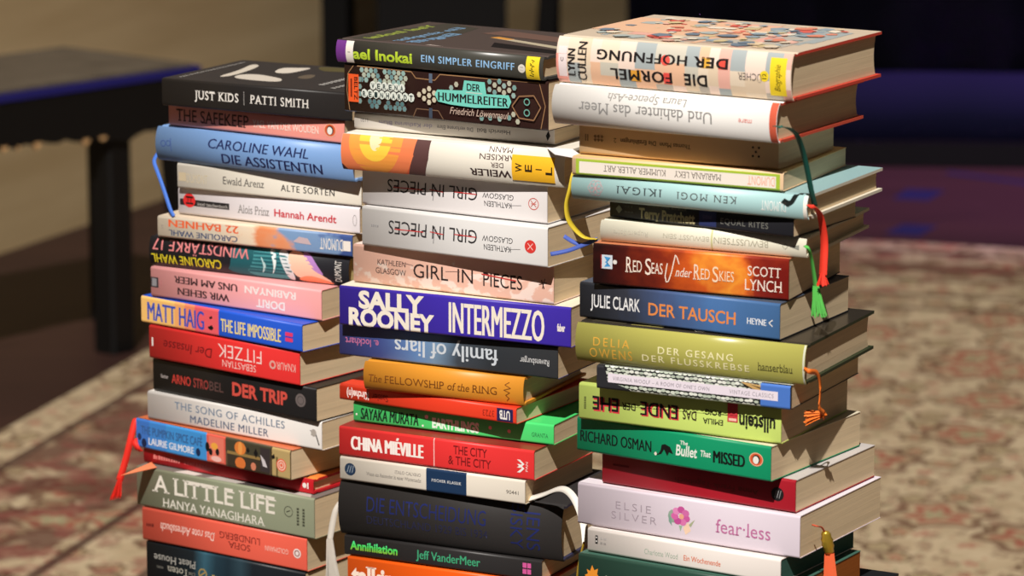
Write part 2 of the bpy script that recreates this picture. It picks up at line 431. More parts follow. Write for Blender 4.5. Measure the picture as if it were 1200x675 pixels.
navy = mat((15, 15, 30), .9, .1); skirt_m = mat((15, 15, 44), .85, .15); black = mat((9, 8, 8), .6, .15)
t = thing('stage_curtain', 'dark navy pleated stage curtain with a blue-lit lower skirt behind the stacks', 'curtain', (.262, 8.12, 0), -.06)
from_bm('drape', pleats(0, 2.6, .205, 2.9, .018, .23), navy, t, True)
from_bm('skirt', pleats(.0, 2.6, .05, .212, .006, .31, y=-.035), skirt_m, t, True)
bm = bmesh.new(); box(bm, 0, 2.6, -.075, .03, .002, .056); from_bm('plinth_board', bm, black, t)

tape_m = mat((26, 30, 66), .6, .3)
def tape(name, label, pts):
    bm = bmesh.new(); a = [bm.verts.new((x, y, .0002)) for x, y in pts]; b_ = [bm.verts.new((x, y, .0006)) for x, y in pts]; n = len(pts)
    bm.faces.new(a[::-1]); bm.faces.new(b_)
    for i in range(n): bm.faces.new((a[i], a[(i + 1) % n], b_[(i + 1) % n], b_[i]))
    tag(from_bm(name, bm, tape_m), label, 'tape', 'floor tape marks')
tape('tape_mark', 'dark blue tape square on the purple floor, the farther of two', [(.82, 7.60), (.865, 7.72), (.945, 7.70), (.895, 7.58)])
tape('tape_mark', 'dark blue tape square on the floor just beyond the carpet edge', [(.762, 7.20), (.812, 7.30), (.88, 7.28), (.828, 7.165)])
tape('tape_mark', 'long thin dark tape strip on the floor near the curtain foot', [(.97, 7.93), (.985, 7.95), (1.30, 7.68), (1.28, 7.655)])

# ------------------------------------------------------------------ worn black bench on the left
def leatherette(nt, N, b):
    tc = N('ShaderNodeTexCoord'); n = N('ShaderNodeTexNoise', Scale=14.0, Detail=4.0); nt.links.new(tc.outputs['Object'], n.inputs['Vector'])
    r = ramp(N, [(.3, (88, 80, 70)), (.7, (108, 99, 86))]); nt.links.new(n.outputs[0], r.inputs[0]); nt.links.new(r.outputs[0], b.inputs['Base Color'])
seat_m = nmat('worn_black_leatherette', leatherette, .5, .4)
bench_blk = mat((12, 11, 11), .55, .25); lining = mat((196, 156, 108), .9, .1)
e1 = Vector((.66, .751, 0)).normalized(); ang = math.atan2(e1.y, e1.x)
t = thing('bench', 'worn black padded bench with a torn lower edge beside the left stack', 'bench', (-.550, 6.195, 0), ang)
LB, DB, HB = .80, .345, .49
bm = bmesh.new(); box(bm, -LB, 0, 0, DB, HB - .022, HB)
bmesh.ops.bevel(bm, geom=bm.edges[:], offset=.006, segments=2, affect='EDGES'); from_bm('seat', bm, seat_m, t)
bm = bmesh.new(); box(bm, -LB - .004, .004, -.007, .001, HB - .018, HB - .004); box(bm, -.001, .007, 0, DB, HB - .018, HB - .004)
from_bm('blue_lit_trim', bm, mat((26, 26, 104), .35, .5), t)  # seat edge trim, reflected blue stage light painted into its colour
rnd = random.Random(5)
def ragged(n, x0, x1, zb, amp):
    return [(x0 + (x1 - x0) * i / n, zb(i / n) + rnd.uniform(-amp, amp)) for i in range(n + 1)]
zb = lambda q: .382 - .012 * math.sin(q * 9) + (.012 if q > .8 else 0)
edge_pts = ragged(44, -LB, 0, zb, .0035)
bm = bmesh.new()
for (y0, y1) in ((-.004, .006),):
    fr = [[bm.verts.new((x, y, z)) for x, z in edge_pts] for y in (y0, y1)]; tp = [[bm.verts.new((x, y, HB - .02)) for x, z in edge_pts] for y in (y0, y1)]
    for i in range(len(edge_pts) - 1):
        for k in (0, 1): bm.faces.new((fr[k][i], fr[k][i + 1], tp[k][i + 1], tp[k][i]))
        bm.faces.new((fr[0][i], fr[0][i + 1], fr[1][i + 1], fr[1][i]))
box(bm, -.006, .004, .006, DB - .006, .376, HB - .02); box(bm, -LB, -.006, DB - .012, DB - .004, .376, HB - .02)
from_bm('apron', bm, bench_blk, t)
for i in range(8, len(edge_pts) - 1):
    if rnd.random() < .30:
        bm = bmesh.new(); x, z = edge_pts[i]; w = rnd.uniform(.006, .02); d = rnd.uniform(.002, .008)
        vs = [bm.verts.new(p) for p in ((x, -.0045, z + .004), (x + w, -.0045, z + .004), (x + w * .8, -.0055, z - d * .4), (x + w * .35, -.006, z - d), (x, .003, z + .004), (x + w, .003, z + .004), (x + w * .8, .002, z - d * .4), (x + w * .35, .002, z - d))]
        for q in ((0, 3, 2, 1), (4, 5, 6, 7), (0, 1, 5, 4), (1, 2, 6, 5), (2, 3, 7, 6), (3, 0, 4, 7)): bm.faces.new([vs[k] for k in q])
        from_bm('torn_lining', bm, lining, t)
bm = bmesh.new(); box(bm, -.055, -.037, -.0105, -.0045, HB - .042, HB - .024); from_bm('torn_lining', bm, lining, t)
def leg(x, y, w, lean=0., z0=.0005):
    bm = bmesh.new(); pr = [(-w / 2, 0), (w / 2, 0), (w / 2, HB - .03), (-w / 2, HB - .03)]
    vs = box(bm, x - w / 2, x + w / 2, y, y + w, z0, HB - .03)
    for v in vs:
        if v.co.z < .1: v.co.x += lean
    bmesh.ops.bevel(bm, geom=[e for e in bm.edges if abs(e.verts[0].co.z - e.verts[1].co.z) > .2], offset=.005, segments=1, affect='EDGES')
    from_bm('leg', bm, bench_blk, t)
leg(-.175, .008, .053); leg(-.035, .012, .045, .05, .0100); leg(.0, DB - .12, .045); leg(-.74, .008, .053); leg(-.74, DB - .062, .045)

# black stool and equipment case far behind, between the stacks and the wall
t = thing('stool', 'black wooden stool with thick legs far behind the middle stack', 'stool', (-.145, 7.95, 0), 0)
for nm, x, y, w, lean in (('leg', -.25, 0, .058, 0), ('leg', .195, .06, .042, .05), ('leg', -.24, .20, .05, 0), ('leg', .23, .20, .05, 0)):
    bm = bmesh.new(); vs = box(bm, x - w / 2, x + w / 2, y - w / 2, y + w / 2, .0005, .62)
    for v in vs:
        if v.co.z > .3: v.co.x += lean
    from_bm(nm, bm, black, t)
bm = bmesh.new(); box(bm, -.28, .30, -.05, .25, .62, .67); bmesh.ops.bevel(bm, geom=bm.edges[:], offset=.012, segments=2, affect='EDGES'); from_bm('seat', bm, black, t)
t = thing('equipment_case', 'black equipment case standing just behind the stool beyond the middle stack', 'case', (-.165, 8.31, 0), .05)
bm = bmesh.new(); box(bm, -.15, .15, -.08, .08, .014, .50); bmesh.ops.bevel(bm, geom=bm.edges[:], offset=.008, segments=2, affect='EDGES'); from_bm('body', bm, mat((20, 18, 18), .7, .2), t)
for x in (-.13, .13):
    for y in (-.06, .06):
        bm = bmesh.new(); bmesh.ops.create_cone(bm, cap_ends=True, segments=12, radius1=.014, radius2=.016, depth=.0155); bmesh.ops.translate(bm, vec=(x, y, .008), verts=bm.verts[:]); from_bm('foot', bm, black, t)
bm = bmesh.new(); box(bm, -.05, .05, -.096, -.084, .40, .412); box(bm, -.05, -.04, -.09, -.078, .40, .412); box(bm, .04, .05, -.09, -.078, .40, .412); from_bm('handle', bm, mat((40, 38, 36), .4, .4), t)

# low black table that carries the three stacks
t = thing('low_table', 'low black table under the three stacks of books', 'table', (-.055, 3.055, 0), math.radians(-42))
bm = bmesh.new(); box(bm, -.365, .425, -.20, .115, .372, .40); bmesh.ops.bevel(bm, geom=bm.edges[:], offset=.004, segments=2, affect='EDGES'); from_bm('tabletop', bm, black, t)
for x in (-.335, .395):
    for y in (-.17, .085):
        bm = bmesh.new(); box(bm, x - .02, x + .02, y - .02, y + .02, .0102, .3722); from_bm('leg', bm, black, t)
# place of every spine: left end x, y, turn, then length, thickness, depth, height of its top
PLACE = {
    'just_kids': (-0.3202, 3.2450, -0.4957, 0.2022, 0.0262, 0.1374, 0.8868),
    'safekeep': (-0.3166, 3.2669, -0.5812, 0.1998, 0.0215, 0.1338, 0.8606),
    'assistentin': (-0.3264, 3.2681, -0.5777, 0.2236, 0.0326, 0.1338, 0.8391),
    'alte_sorten': (-0.3085, 3.2551, -0.5137, 0.1993, 0.0245, 0.1338, 0.8066),
    'hannah': (-0.3088, 3.2627, -0.5440, 0.2012, 0.0253, 0.1338, 0.7820),
    'bahnen': (-0.3278, 3.2573, -0.4956, 0.2095, 0.0209, 0.1338, 0.7567),
    'windstarke': (-0.3350, 3.2688, -0.4958, 0.2159, 0.0283, 0.1338, 0.7358),
    'wirsehen': (-0.3359, 3.2645, -0.5982, 0.1990, 0.0292, 0.1338, 0.7075),
    'matthaig': (-0.3463, 3.2725, -0.6955, 0.2054, 0.0263, 0.1338, 0.6783),
    'fitzek': (-0.3386, 3.2645, -0.6735, 0.1884, 0.0324, 0.1338, 0.6520),
    'dertrip': (-0.3360, 3.2686, -0.6727, 0.2038, 0.0321, 0.1338, 0.6196),
    'achilles': (-0.3418, 3.2696, -0.6322, 0.2104, 0.0277, 0.1338, 0.5875),
    'gilmore': (-0.3539, 3.2772, -0.6950, 0.1991, 0.0289, 0.1338, 0.5598),
    'redthin': (-0.3469, 3.2782, -0.6259, 0.2055, 0.0148, 0.1338, 0.5309),
    'littlelife': (-0.3531, 3.2667, -0.6129, 0.2121, 0.0393, 0.1338, 0.5161),
    'adressbuch': (-0.3483, 3.2631, -0.6037, 0.1957, 0.0327, 0.1338, 0.4768),
    'pleat': (-0.3451, 3.2633, -0.6182, 0.1915, 0.0357, 0.1338, 0.4441),
    'inokai': (-0.1504, 3.0774, -0.5774, 0.2121, 0.0211, 0.1384, 0.9451),
    'hummel': (-0.1452, 3.0754, -0.5711, 0.2084, 0.0428, 0.1300, 0.9240),
    'boll': (-0.1370, 3.0771, -0.4761, 0.1943, 0.0156, 0.1300, 0.8812),
    'markisen': (-0.1457, 3.0585, -0.4686, 0.2147, 0.0325, 0.1300, 0.8656),
    'girl1': (-0.1302, 3.0718, -0.5464, 0.1872, 0.0330, 0.1300, 0.8331),
    'girl2': (-0.1305, 3.0658, -0.5711, 0.1907, 0.0355, 0.1300, 0.8001),
    'girl3': (-0.1389, 3.0775, -0.5186, 0.2006, 0.0347, 0.1300, 0.7645),
    'intermezzo': (-0.1508, 3.0652, -0.4440, 0.2222, 0.0362, 0.1300, 0.7298),
    'liars': (-0.1519, 3.0785, -0.4757, 0.2148, 0.0298, 0.1300, 0.6936),
    'fellowship': (-0.1284, 3.0584, -0.4356, 0.1540, 0.0260, 0.1300, 0.6638),
    'kirchen': (-0.1524, 3.0828, -0.5443, 0.1823, 0.0154, 0.1300, 0.6378),
    'earthlings': (-0.1401, 3.0797, -0.4679, 0.1971, 0.0191, 0.1300, 0.6224),
    'city': (-0.1524, 3.0669, -0.4890, 0.1940, 0.0274, 0.1300, 0.6032),
    'calvino': (-0.1518, 3.0662, -0.4893, 0.1846, 0.0223, 0.1300, 0.5759),
    'entscheidung': (-0.1512, 3.0708, -0.4439, 0.2173, 0.0499, 0.1300, 0.5535),
    'annihilation': (-0.1487, 3.0685, -0.4583, 0.1944, 0.0193, 0.1300, 0.5037),
    'talking': (-0.1459, 3.0659, -0.4555, 0.1954, 0.0307, 0.1300, 0.4844),
    'formel': (0.0381, 2.8383, -0.5430, 0.2090, 0.0379, 0.1559, 0.9793),
    'meer': (0.0348, 2.8309, -0.5394, 0.2002, 0.0328, 0.1495, 0.9415),
    'mann': (0.0541, 2.8368, -0.4761, 0.1731, 0.0254, 0.1142, 0.9087),
    'kummer': (0.0482, 2.8297, -0.4533, 0.1817, 0.0160, 0.1373, 0.8832),
    'ikigai': (0.0493, 2.8348, -0.4920, 0.2059, 0.0203, 0.1489, 0.8673),
    'pratchett': (0.0789, 2.8371, -0.5725, 0.1673, 0.0155, 0.1057, 0.8469),
    'bewusst': (0.0720, 2.8296, -0.4389, 0.1762, 0.0178, 0.1437, 0.8314),
    'redseas': (0.0651, 2.8225, -0.4185, 0.1665, 0.0342, 0.1256, 0.8136),
    'tausch': (0.0548, 2.8353, -0.5183, 0.1787, 0.0302, 0.1307, 0.7794),
    'owens': (0.0532, 2.8218, -0.4602, 0.1984, 0.0329, 0.1473, 0.7493),
    'woolf': (0.0689, 2.8119, -0.4695, 0.1686, 0.0205, 0.1436, 0.7164),
    'ehe': (0.0545, 2.8348, -0.4999, 0.1801, 0.0311, 0.1322, 0.6959),
    'osman': (0.0534, 2.8478, -0.6010, 0.1832, 0.0296, 0.1453, 0.6647),
    'darkred': (0.0741, 2.8489, -0.5681, 0.1791, 0.0276, 0.1388, 0.6351),
    'fearless': (0.0543, 2.8538, -0.5520, 0.2047, 0.0360, 0.1466, 0.6075),
    'wochenende': (0.0623, 2.8442, -0.5682, 0.1797, 0.0209, 0.1276, 0.5714),
    'leaf': (0.0548, 2.8418, -0.5517, 0.1947, 0.0308, 0.1276, 0.5506),
}
# ------------------------------------------------------------------ printed artwork used on some spines (read along the spine: UV)
def uvart(name, fn, rough=.42): return nmat(name, fn, rough, .35)
def uvsep(nt, N):
    u = N('ShaderNodeUVMap'); u.uv_map = 'UVMap'; s = N('ShaderNodeSeparateXYZ'); nt.links.new(u.outputs[0], s.inputs[0]); return u.outputs[0], s.outputs[0], s.outputs[1]
def uvnoise(nt, N, vec, sx, sy, det=3.0, rot=0.):
    mp = N('ShaderNodeMapping'); mp.inputs['Scale'].default_value = (sx, sy, 1); mp.inputs['Rotation'].default_value = (0, 0, rot); nt.links.new(vec, mp.inputs[0])
    n = N('ShaderNodeTexNoise', Scale=1.0, Detail=det); nt.links.new(mp.outputs[0], n.inputs['Vector']); return n.outputs[0]
def gradient_art(stops, sx=6., sy=1.5, amt=.25, rot=0., det=3.0, skew=0.):
    def fn(nt, N, b):
        vec, u, v = uvsep(nt, N); n = uvnoise(nt, N, vec, sx, sy, det, rot)
        f = math_(nt, N, 'ADD', u, math_(nt, N, 'MULTIPLY', math_(nt, N, 'SUBTRACT', n, .5), amt))
        if skew: f = math_(nt, N, 'ADD', f, math_(nt, N, 'MULTIPLY', v, skew))
        r = ramp(N, stops); nt.links.new(f, r.inputs[0]); nt.links.new(r.outputs[0], b.inputs['Base Color'])
    return fn
A_sea = uvart('painted_swimmer_art', gradient_art([(.30, (232, 218, 196)), (.46, (236, 214, 186)), (.53, (228, 140, 92)), (.62, (222, 150, 110)), (.68, (120, 152, 190)), (.86, (122, 152, 192)), (.93, (60, 84, 146)), (1, (66, 90, 150))], 7, 1.2, .5, .5))
A_fire = uvart('fiery_sunset_art', gradient_art([(.0, (44, 18, 20)), (.16, (84, 26, 22)), (.34, (140, 46, 24)), (.52, (206, 88, 30)), (.68, (240, 150, 50)), (.76, (226, 110, 38)), (.84, (150, 44, 24)), (1, (120, 26, 20))], 6, 1.6, .55, .8))
A_dusk = uvart('blue_dusk_art', gradient_art([(.0, (44, 47, 54)), (.22, (58, 62, 74)), (.45, (70, 88, 128)), (.7, (72, 112, 166)), (1, (66, 104, 150))], 8, 1.0, .30))
A_night = uvart('indigo_night_art', gradient_art([(.0, (66, 68, 130)), (.18, (74, 90, 160)), (.36, (104, 144, 200)), (.45, (120, 150, 180)), (.56, (64, 72, 82)), (.7, (46, 50, 55)), (1, (52, 54, 57))], 3, 1.0, .12))
A_dark = uvart('dark_teal_art', gradient_art([(.0, (20, 26, 32)), (.30, (24, 36, 44)), (.37, (58, 100, 118)), (.44, (36, 58, 70)), (.52, (30, 46, 56)), (.60, (44, 64, 74)), (.68, (26, 32, 38)), (1, (22, 26, 30))], 5, .6, .06))
def plaster(nt, N, b):
    vec, u, v = uvsep(nt, N); n = uvnoise(nt, N, vec, 14, 3, 4)
    f = math_(nt, N, 'SUBTRACT', n, math_(nt, N, 'MULTIPLY', v, .25)); r = ramp(N, [(.44, (238, 190, 170)), (.50, (248, 224, 212))]); nt.links.new(f, r.inputs[0]); nt.links.new(r.outputs[0], b.inputs['Base Color'])
A_plaster = uvart('pink_plaster_art', plaster)
def foil(nt, N, b):
    vec, u, v = uvsep(nt, N); r = ramp(N, [(.25, (150, 170, 50)), (.5, (80, 220, 90)), (.8, (90, 240, 160))]); nt.links.new(v, r.inputs[0]); nt.links.new(r.outputs[0], b.inputs['Base Color'])
A_foil = uvart('green_foil', foil, .3)

K, WH = (26, 24, 24), (240, 236, 230)
def scrawl(a, b, v, h, c, n, seed):                                  # lines of print too small to read
    r_ = random.Random(seed); out = []; x = a
    w = (b - a) / n
    for i in range(n):
        out.append(R(x, x + w * r_.uniform(.5, .8), v - h / 2 * r_.uniform(.6, 1), v + h / 2, c)); x += w
    return out
def polyline(pts, w, c): return [LN(*pts[i], *pts[i + 1], w, c) for i in range(len(pts) - 1)]
def bird_oval(a, v, ra, rb):                                         # an orange oval with a white-breasted bird
    return [E(a, v, ra, rb, (216, 92, 52)), O(a, v, ra, ra * .12, (240, 180, 150), 20, rb), E(a, v, ra * .55, rb * .66, (36, 30, 30)), E(a - ra * .05, v + .02, ra * .42, rb * .56, (240, 236, 228))]

# spine print of every book: span = the ruler along the spine
B = {}
def bk(name, kind, base, label, span, items, **kw): B[name] = (kind, base, label, span, items, kw)
# ---- left stack
bk('just_kids', 'pb', (40, 37, 36), 'black paperback with a black and white photo cover, on top of the left stack', (191, 412), [
    T('JUST KIDS', 230, 281.5, .33, .66, (235, 230, 222), serif=True, bold=.012, sp=1.15), R(287.6, 288.3, .25, .75, (150, 146, 142)),
    T('PATTI SMITH', 295, 363, .33, .66, (235, 230, 222), serif=True, bold=.012, sp=1.15)], top=(58, 54, 53), bottom=(40, 37, 36),
   cover_items=[S_([(a, 1 - d) for a, d in q], c) for q, c in (
       ([(.197, .212), (.172, .564), (.11, .858), (.174, .828), (.218, .577), (.24, .292)], (214, 204, 188)),
       ([(.348, .564), (.296, .805), (.372, .843), (.435, .893), (.433, .698), (.424, .579)], (220, 210, 196)),
       ([(.244, .388), (.31, .459), (.416, .405), (.502, .342), (.535, .21), (.409, .199), (.277, .23)], (214, 204, 190)),
       ([(.441, .92), (.45, .98), (.70, .98), (.72, .85), (.586, .80), (.527, .78)], (92, 84, 54)),
       ([(.524, .428), (.517, .607), (.573, .605), (.61, .406)], (104, 92, 78)))]
   + [T('PATTI SMITH', .70, .645, .78, .28, (200, 194, 186), rot='', bold=.02)] * 0
   + [R(.045 + .003 * (i % 2), .06, 1 - (.10 + i * .034), 1 - (.10 + i * .034 + .02), (170, 166, 160)) for i in range(24)]
   + [R(.735, .765, 1 - (.22 + i * .05), 1 - (.22 + i * .05 + .03), (190, 186, 180)) for i in range(11)] + [R(.84, .865, 1 - (.12 + i * .05), 1 - (.12 + i * .05 + .03), (180, 176, 170)) for i in range(5)])
bk('safekeep', 'pb', (240, 152, 138), 'thin salmon pink paperback with black capitals, directly under the top black book', (197.5, 404), [
    T('THE SAFEKEEP', 207, 293, .18, .76, (58, 44, 44), serif=True), T('YAEL VAN DER WOUDEN', 298, 375, .34, .68, (250, 226, 212), serif=True, bold=.01)] + bird_oval(387.8, .47, 7, 6.4), top=(244, 226, 198))
bk('assistentin', 'hc', (122, 160, 212), 'light blue rounded hardcover with navy capitals in the left stack', (185, 417), [
    T('CAROLINE WAHL', 248.5, 366.3, .17, .46, (30, 36, 84), bold=.012, it=.12), T('DIE ASSISTENTIN', 264, 382, .57, .87, (30, 32, 78), bold=.02),
    O(194.5, .47, 3.2, .8, (70, 92, 150)), O(200.5, .45, 3.0, .8, (70, 92, 150)), LN(203, .3, 204, .68, .8, (70, 92, 150))], top=(122, 160, 212), boards=(122, 160, 212))
bk('alte_sorten', 'pb', (238, 231, 216), 'cream paperback with black capitals under the light blue hardcover', (208, 423.5), [
    R(209.5, 218.5, .36, .70, (196, 180, 150)), T('DUMONT', 219.5, 244, .36, .74, (204, 190, 160), bold=-.005), T('Ewald Arenz', 262.6, 311, .34, .66, (84, 80, 76), serif=True),
    T('ALTE SORTEN', 330.7, 393, .43, .70, (58, 56, 54), bold=.015, sp=1.15)])
bk('hannah', 'pb', (236, 229, 232), 'white paperback with red lettering and a round red logo in the left stack', (209, 421.5), [
    R(211, 270, .40, .64, (40, 36, 36)), T('insel taschenbuch', 232, 268, .46, .60, (170, 164, 160), bold=.01), E(222.3, .44, 7.2, 7, (214, 44, 44)),
    R(218, 227, .28, .35, K), R(218, 227, .52, .59, K), R(220, 221.5, .35, .5, (150, 30, 30)), R(223.5, 225, .35, .5, (150, 30, 30)),
    T('Alois Prinz', 280, 317, .36, .70, (140, 134, 132), serif=True), T('Hannah Arendt', 323, 395, .39, .68, (208, 58, 70), bold=.02), O(416, .5, 2.4, .6, (170, 166, 166), 12, 5.5)])
bk('bahnen', 'pb', A_sea, 'cream and blue painted paperback with upside-down orange lettering in the left stack', (185, 412.7), [
    T('22 BAHNEN', 198, 281.5, .12, .48, (232, 98, 50), 1, .025), T('CAROLINE WAHL', 198, 280, .60, .88, (40, 66, 108), 1, .015),
    T('DUMONT', 376, 402, .24, .80, (238, 230, 220), 1), R(402.5, 411, .28, .74, (240, 232, 222)), T('2', 189, 191.5, .42, .58, (160, 150, 140), 1),
    P([(345, .55), (352, .3), (362, .35), (366, .62), (352, .6)], (200, 178, 182))], top=(224, 206, 182))
bk('windstarke', 'hc', (34, 35, 41), 'black rounded hardcover with pink and yellow upside-down lettering and a wave', (177, 411.5), [
    S_([(268, 1), (276, .55), (272, 0), (336, 0), (342, .5), (352, 1)], (36, 92, 100)), S_([(290, 1), (302, .45), (300, 0), (338, 0), (345, .6), (352, 1)], (70, 142, 148)),
    S_([(318, .0), (326, .5), (322, .95), (329, .5), (326, 0)], (226, 238, 236)), S_([(308, .2), (314, .6), (310, .9), (318, .6)], (180, 214, 214)), S_([(328, 0), (336, .55), (342, 1), (350, 1), (345, .4), (340, 0)], (214, 220, 222)),
    S_([(338, 0), (350, 1), (398, 1), (376, .62), (366, .3), (358, 0)], (238, 196, 170)), S_([(356, 0), (366, .42), (374, .62), (384, .74), (376, .4), (368, .1), (362, 0)], (178, 130, 196)),
    S_([(352, .9), (366, .74), (384, .86), (398, 1), (356, 1)], (236, 150, 110)),
    T('WINDSTÄRKE 17', 181, 296, .06, .45, (214, 128, 128), 1, .01), T('CAROLINE WAHL', 179.5, 263, .57, .90, (232, 214, 50), 1, .015), T('DUMONT', 395, 403, .17, .86, (226, 222, 216), rot='ccw')],
   boards=(34, 35, 41), pages=(236, 216, 150))
bk('wirsehen', 'pb', (246, 170, 170), 'pink paperback with upside-down black and white capitals in the left stack', (177, 376.7), [
    T('UNS AM MEER', 205, 280, .20, .45, (60, 40, 42), 1, .03), T('WIR SEHEN', 209, 270.5, .58, .83, (60, 40, 42), 1, .03), T('RABINYAN', 288.5, 347.7, .19, .45, (250, 236, 230), 1, .03), T('DORIT', 302, 335, .58, .85, (250, 236, 230), 1, .03),
    R(176.5, 186, .34, .68, (52, 50, 54)), R(178.5, 184, .38, .64, (140, 138, 142)), R(188.5, 189.6, .42, .6, (190, 120, 122))])
bk('matthaig', 'pb', (36, 88, 206), 'yellow, coral and blue paperback with tall condensed lettering in the left stack', (165.5, 353.8), [
    R(160, 206, 0, 1, (242, 192, 112)), R(206, 218, 0, 1, (241, 172, 106)), R(218, 230, 0, 1, (240, 140, 102)), R(230, 258, 0, 1, (238, 96, 104)),
    T('MATT HAIG', 173, 241, .14, .86, (52, 80, 184), bold=.03), T('THE LIFE IMPOSSIBLE', 260.5, 330, .28, .78, (246, 224, 140), bold=.03),
    P([(245, .72), (250, .62), (252, .72), (250, .82), (247, .8)], K), P([(247, .35), (250, .28), (251, .36), (248, .42)], K),
    R(335, 343.5, .36, .70, (232, 62, 112)), R(335, 343.5, .5, .56, (60, 70, 190))])
bk('fitzek', 'pb', (228, 52, 50), 'bright red paperback with upside-down white and dark lettering in the left stack', (174.7, 351.3), [
    T('Der Insasse', 192, 250, .38, .68, (110, 26, 28), 1, 0, it=.15), T('FITZEK', 257, 307.7, .18, .60, (250, 224, 218), 1, -.01), T('SEBASTIAN', 262, 301, .64, .86, (248, 214, 206), 1, -.01),
    T('KNAUR', 325, 346.7, .40, .64, (240, 190, 180), 1), E(320.5, .52, 3.8, 3.8, (226, 170, 160)), E(320.5, .52, 2, 2, (228, 60, 56)), R(178, 179.6, .36, .62, WH)])
bk('dertrip', 'pb', (30, 28, 28), 'black paperback with red capitals and a grey round logo in the left stack', (179.5, 370.5), [
    T('ARNO', 202, 225, .37, .66, (196, 64, 54), bold=.02), T('STRO', 228, 246, .37, .66, (150, 62, 56), bold=.02), T('BEL', 247, 263.6, .37, .66, (92, 66, 62), bold=.01), T('DER TRIP', 274, 338, .27, .67, (212, 82, 70), bold=.035),
    E(353, .44, 5.8, 5.8, (112, 102, 100)), O(353, .44, 3.8, .6, (70, 64, 64)), T('fischer', 189, 198, .44, .56, (170, 160, 156), bold=.02)])
bk('achilles', 'pb', (232, 227, 222), 'white paperback with slate grey capitals in two lines in the left stack', (173, 377), [
    T('THE SONG OF ACHILLES', 205.6, 335, .19, .47, (112, 130, 152), bold=.01, sp=1.1), T('MADELINE MILLER', 224, 316, .58, .86, (84, 98, 124), bold=.01, sp=1.1),
    LN(364, .35, 371, .5, .8, (90, 84, 80)), LN(365, .5, 371, .5, .8, (120, 112, 106)), LN(370, .42, 374, .82, 1.2, (50, 46, 44)), E(368, .42, 3, 3.4, (176, 168, 160))], top=(240, 236, 230))
bk('gilmore', 'pb', (96, 78, 58), 'illustrated paperback with blue sky, coral panel and pumpkin shelves, near the left stack bottom', (160, 340), [
    R(158, 244, 0, 1, (66, 146, 214)), R(158, 176, 0, 1, (62, 116, 196)), R(176, 196, 0, 1, (64, 132, 206)),
    R(244, 266, 0, 1, (222, 96, 80)), R(246.5, 264, .08, .9, (232, 124, 104)), E(253, .40, 4, 3, (240, 170, 70)), E(248.5, .62, 2.2, 3, K), E(256.5, .58, 2.2, 3, K), E(255, .82, 6, 2.4, (244, 190, 180)),
    R(266, 318, .02, .46, (70, 66, 50)), R(268, 316, .44, .54, (150, 122, 72)), R(268, 316, .54, .94, (64, 54, 42)), E(283, .28, 6.5, 5.6, (226, 130, 60)), E(283, .28, 2.4, 5.4, (240, 160, 80)), E(283, .78, 6, 5, (220, 120, 58)), E(298, .80, 3, 3.4, (214, 130, 100)),
    P([(292, .18), (294, .3), (292, .4), (290, .3)], K), P([(301, .16), (303.5, .34), (301, .5), (298.5, .34)], K), R(306, 317, .1, .9, (60, 52, 52)), P([(306, .34), (311, .5), (314, .74), (309, .72)], (212, 204, 206)),
    R(318, 342, 0, 1, (188, 162, 108)), R(318, 319.5, 0, 1, (70, 56, 40)), R(324, 326, .3, 1, (110, 96, 60)), E(330, .55, 5.6, 5.6, (236, 110, 80)), O(330, .55, 4.4, .8, (246, 220, 200)), O(330, .55, 2.4, .8, (246, 220, 200)),
    P([(319, .3), (322, .22), (323, .36), (320, .42)], K), T('THE PUMPKIN SPICE CAFÉ', 166, 239, .20, .50, (58, 96, 146), bold=.02), T('LAURIE GILMORE', 175, 229, .58, .83, (232, 236, 240), bold=.025),
    E(164, .62, 2.2, 3, (30, 50, 90)), E(169.5, .80, 3, 3.6, (26, 40, 74)), E(234, .72, 2.6, 3.4, (26, 44, 80)), E(245, .46, 2.4, 4, K)], top=(206, 110, 70))
bk('redthin', 'hc', (196, 28, 38), 'very thin dark red hardcover with an orange cover in the left stack', (169, 367.8),
   scrawl(181, 214, .5, .3, (222, 130, 124), 11, 2) + scrawl(218, 246, .5, .26, (206, 90, 90), 8, 3) + [E(358, .5, 2.2, 2.4, WH), R(361, 362.5, .3, .7, WH)], top=(236, 132, 60), boards=(196, 28, 38), bulge=.001)
bk('littlelife', 'pb', (142, 147, 122), 'thick sage green paperback with large cream serif capitals in the left stack', (160.5, 368.3), [
    T('A LITTLE LIFE', 179, 325, .12, .56, (236, 228, 214), serif=True, bold=.012), T('HANYA YANAGIHARA', 191, 312, .68, .91, (232, 226, 212), serif=True, bold=.005),
    O(339, .43, 5, .6, (66, 68, 56)), LN(336.5, .45, 341, .40, .8, (66, 68, 56))] + [R(348.5 + k * 6.5, 351 + k * 6.5, .30 + i * .075, .30 + i * .075 + .05, (72, 74, 60)) for k in (0, 1) for i in range(6)],
   top=(124, 118, 112), cover_items=[P([(.2, 1), (.24, .9), (.34, .92), (.32, 1)], (222, 214, 206)), P([(.38, 1), (.44, .84), (.9, .8), (.98, 1)], (190, 184, 176)), P([(.55, 1), (.6, .9), (.8, .9), (.76, 1)], (70, 66, 64))])
bk('adressbuch', 'pb', (232, 98, 78), 'coral red paperback with upside-down italic lettering under the sage green book', (167.2, 359.6), [
    T('Das rote Adressbuch', 189, 253.5, .37, .64, (250, 216, 204), 1, 0, True, .2), T('LUNDBERG', 259, 306, .28, .49, (120, 36, 32), 1, 0, True), T('SOFIA', 269, 294.6, .54, .74, (120, 36, 32), 1, 0, True),
    T('GOLDMANN', 312, 338.5, .44, .60, (248, 200, 186), 1), E(348.6, .5, 4.4, 4.4, (240, 226, 220)), O(348.6, .5, 3, 1, (150, 70, 60))] + scrawl(172, 181, .50, .1, (90, 30, 26), 4, 4), top=(244, 214, 206))
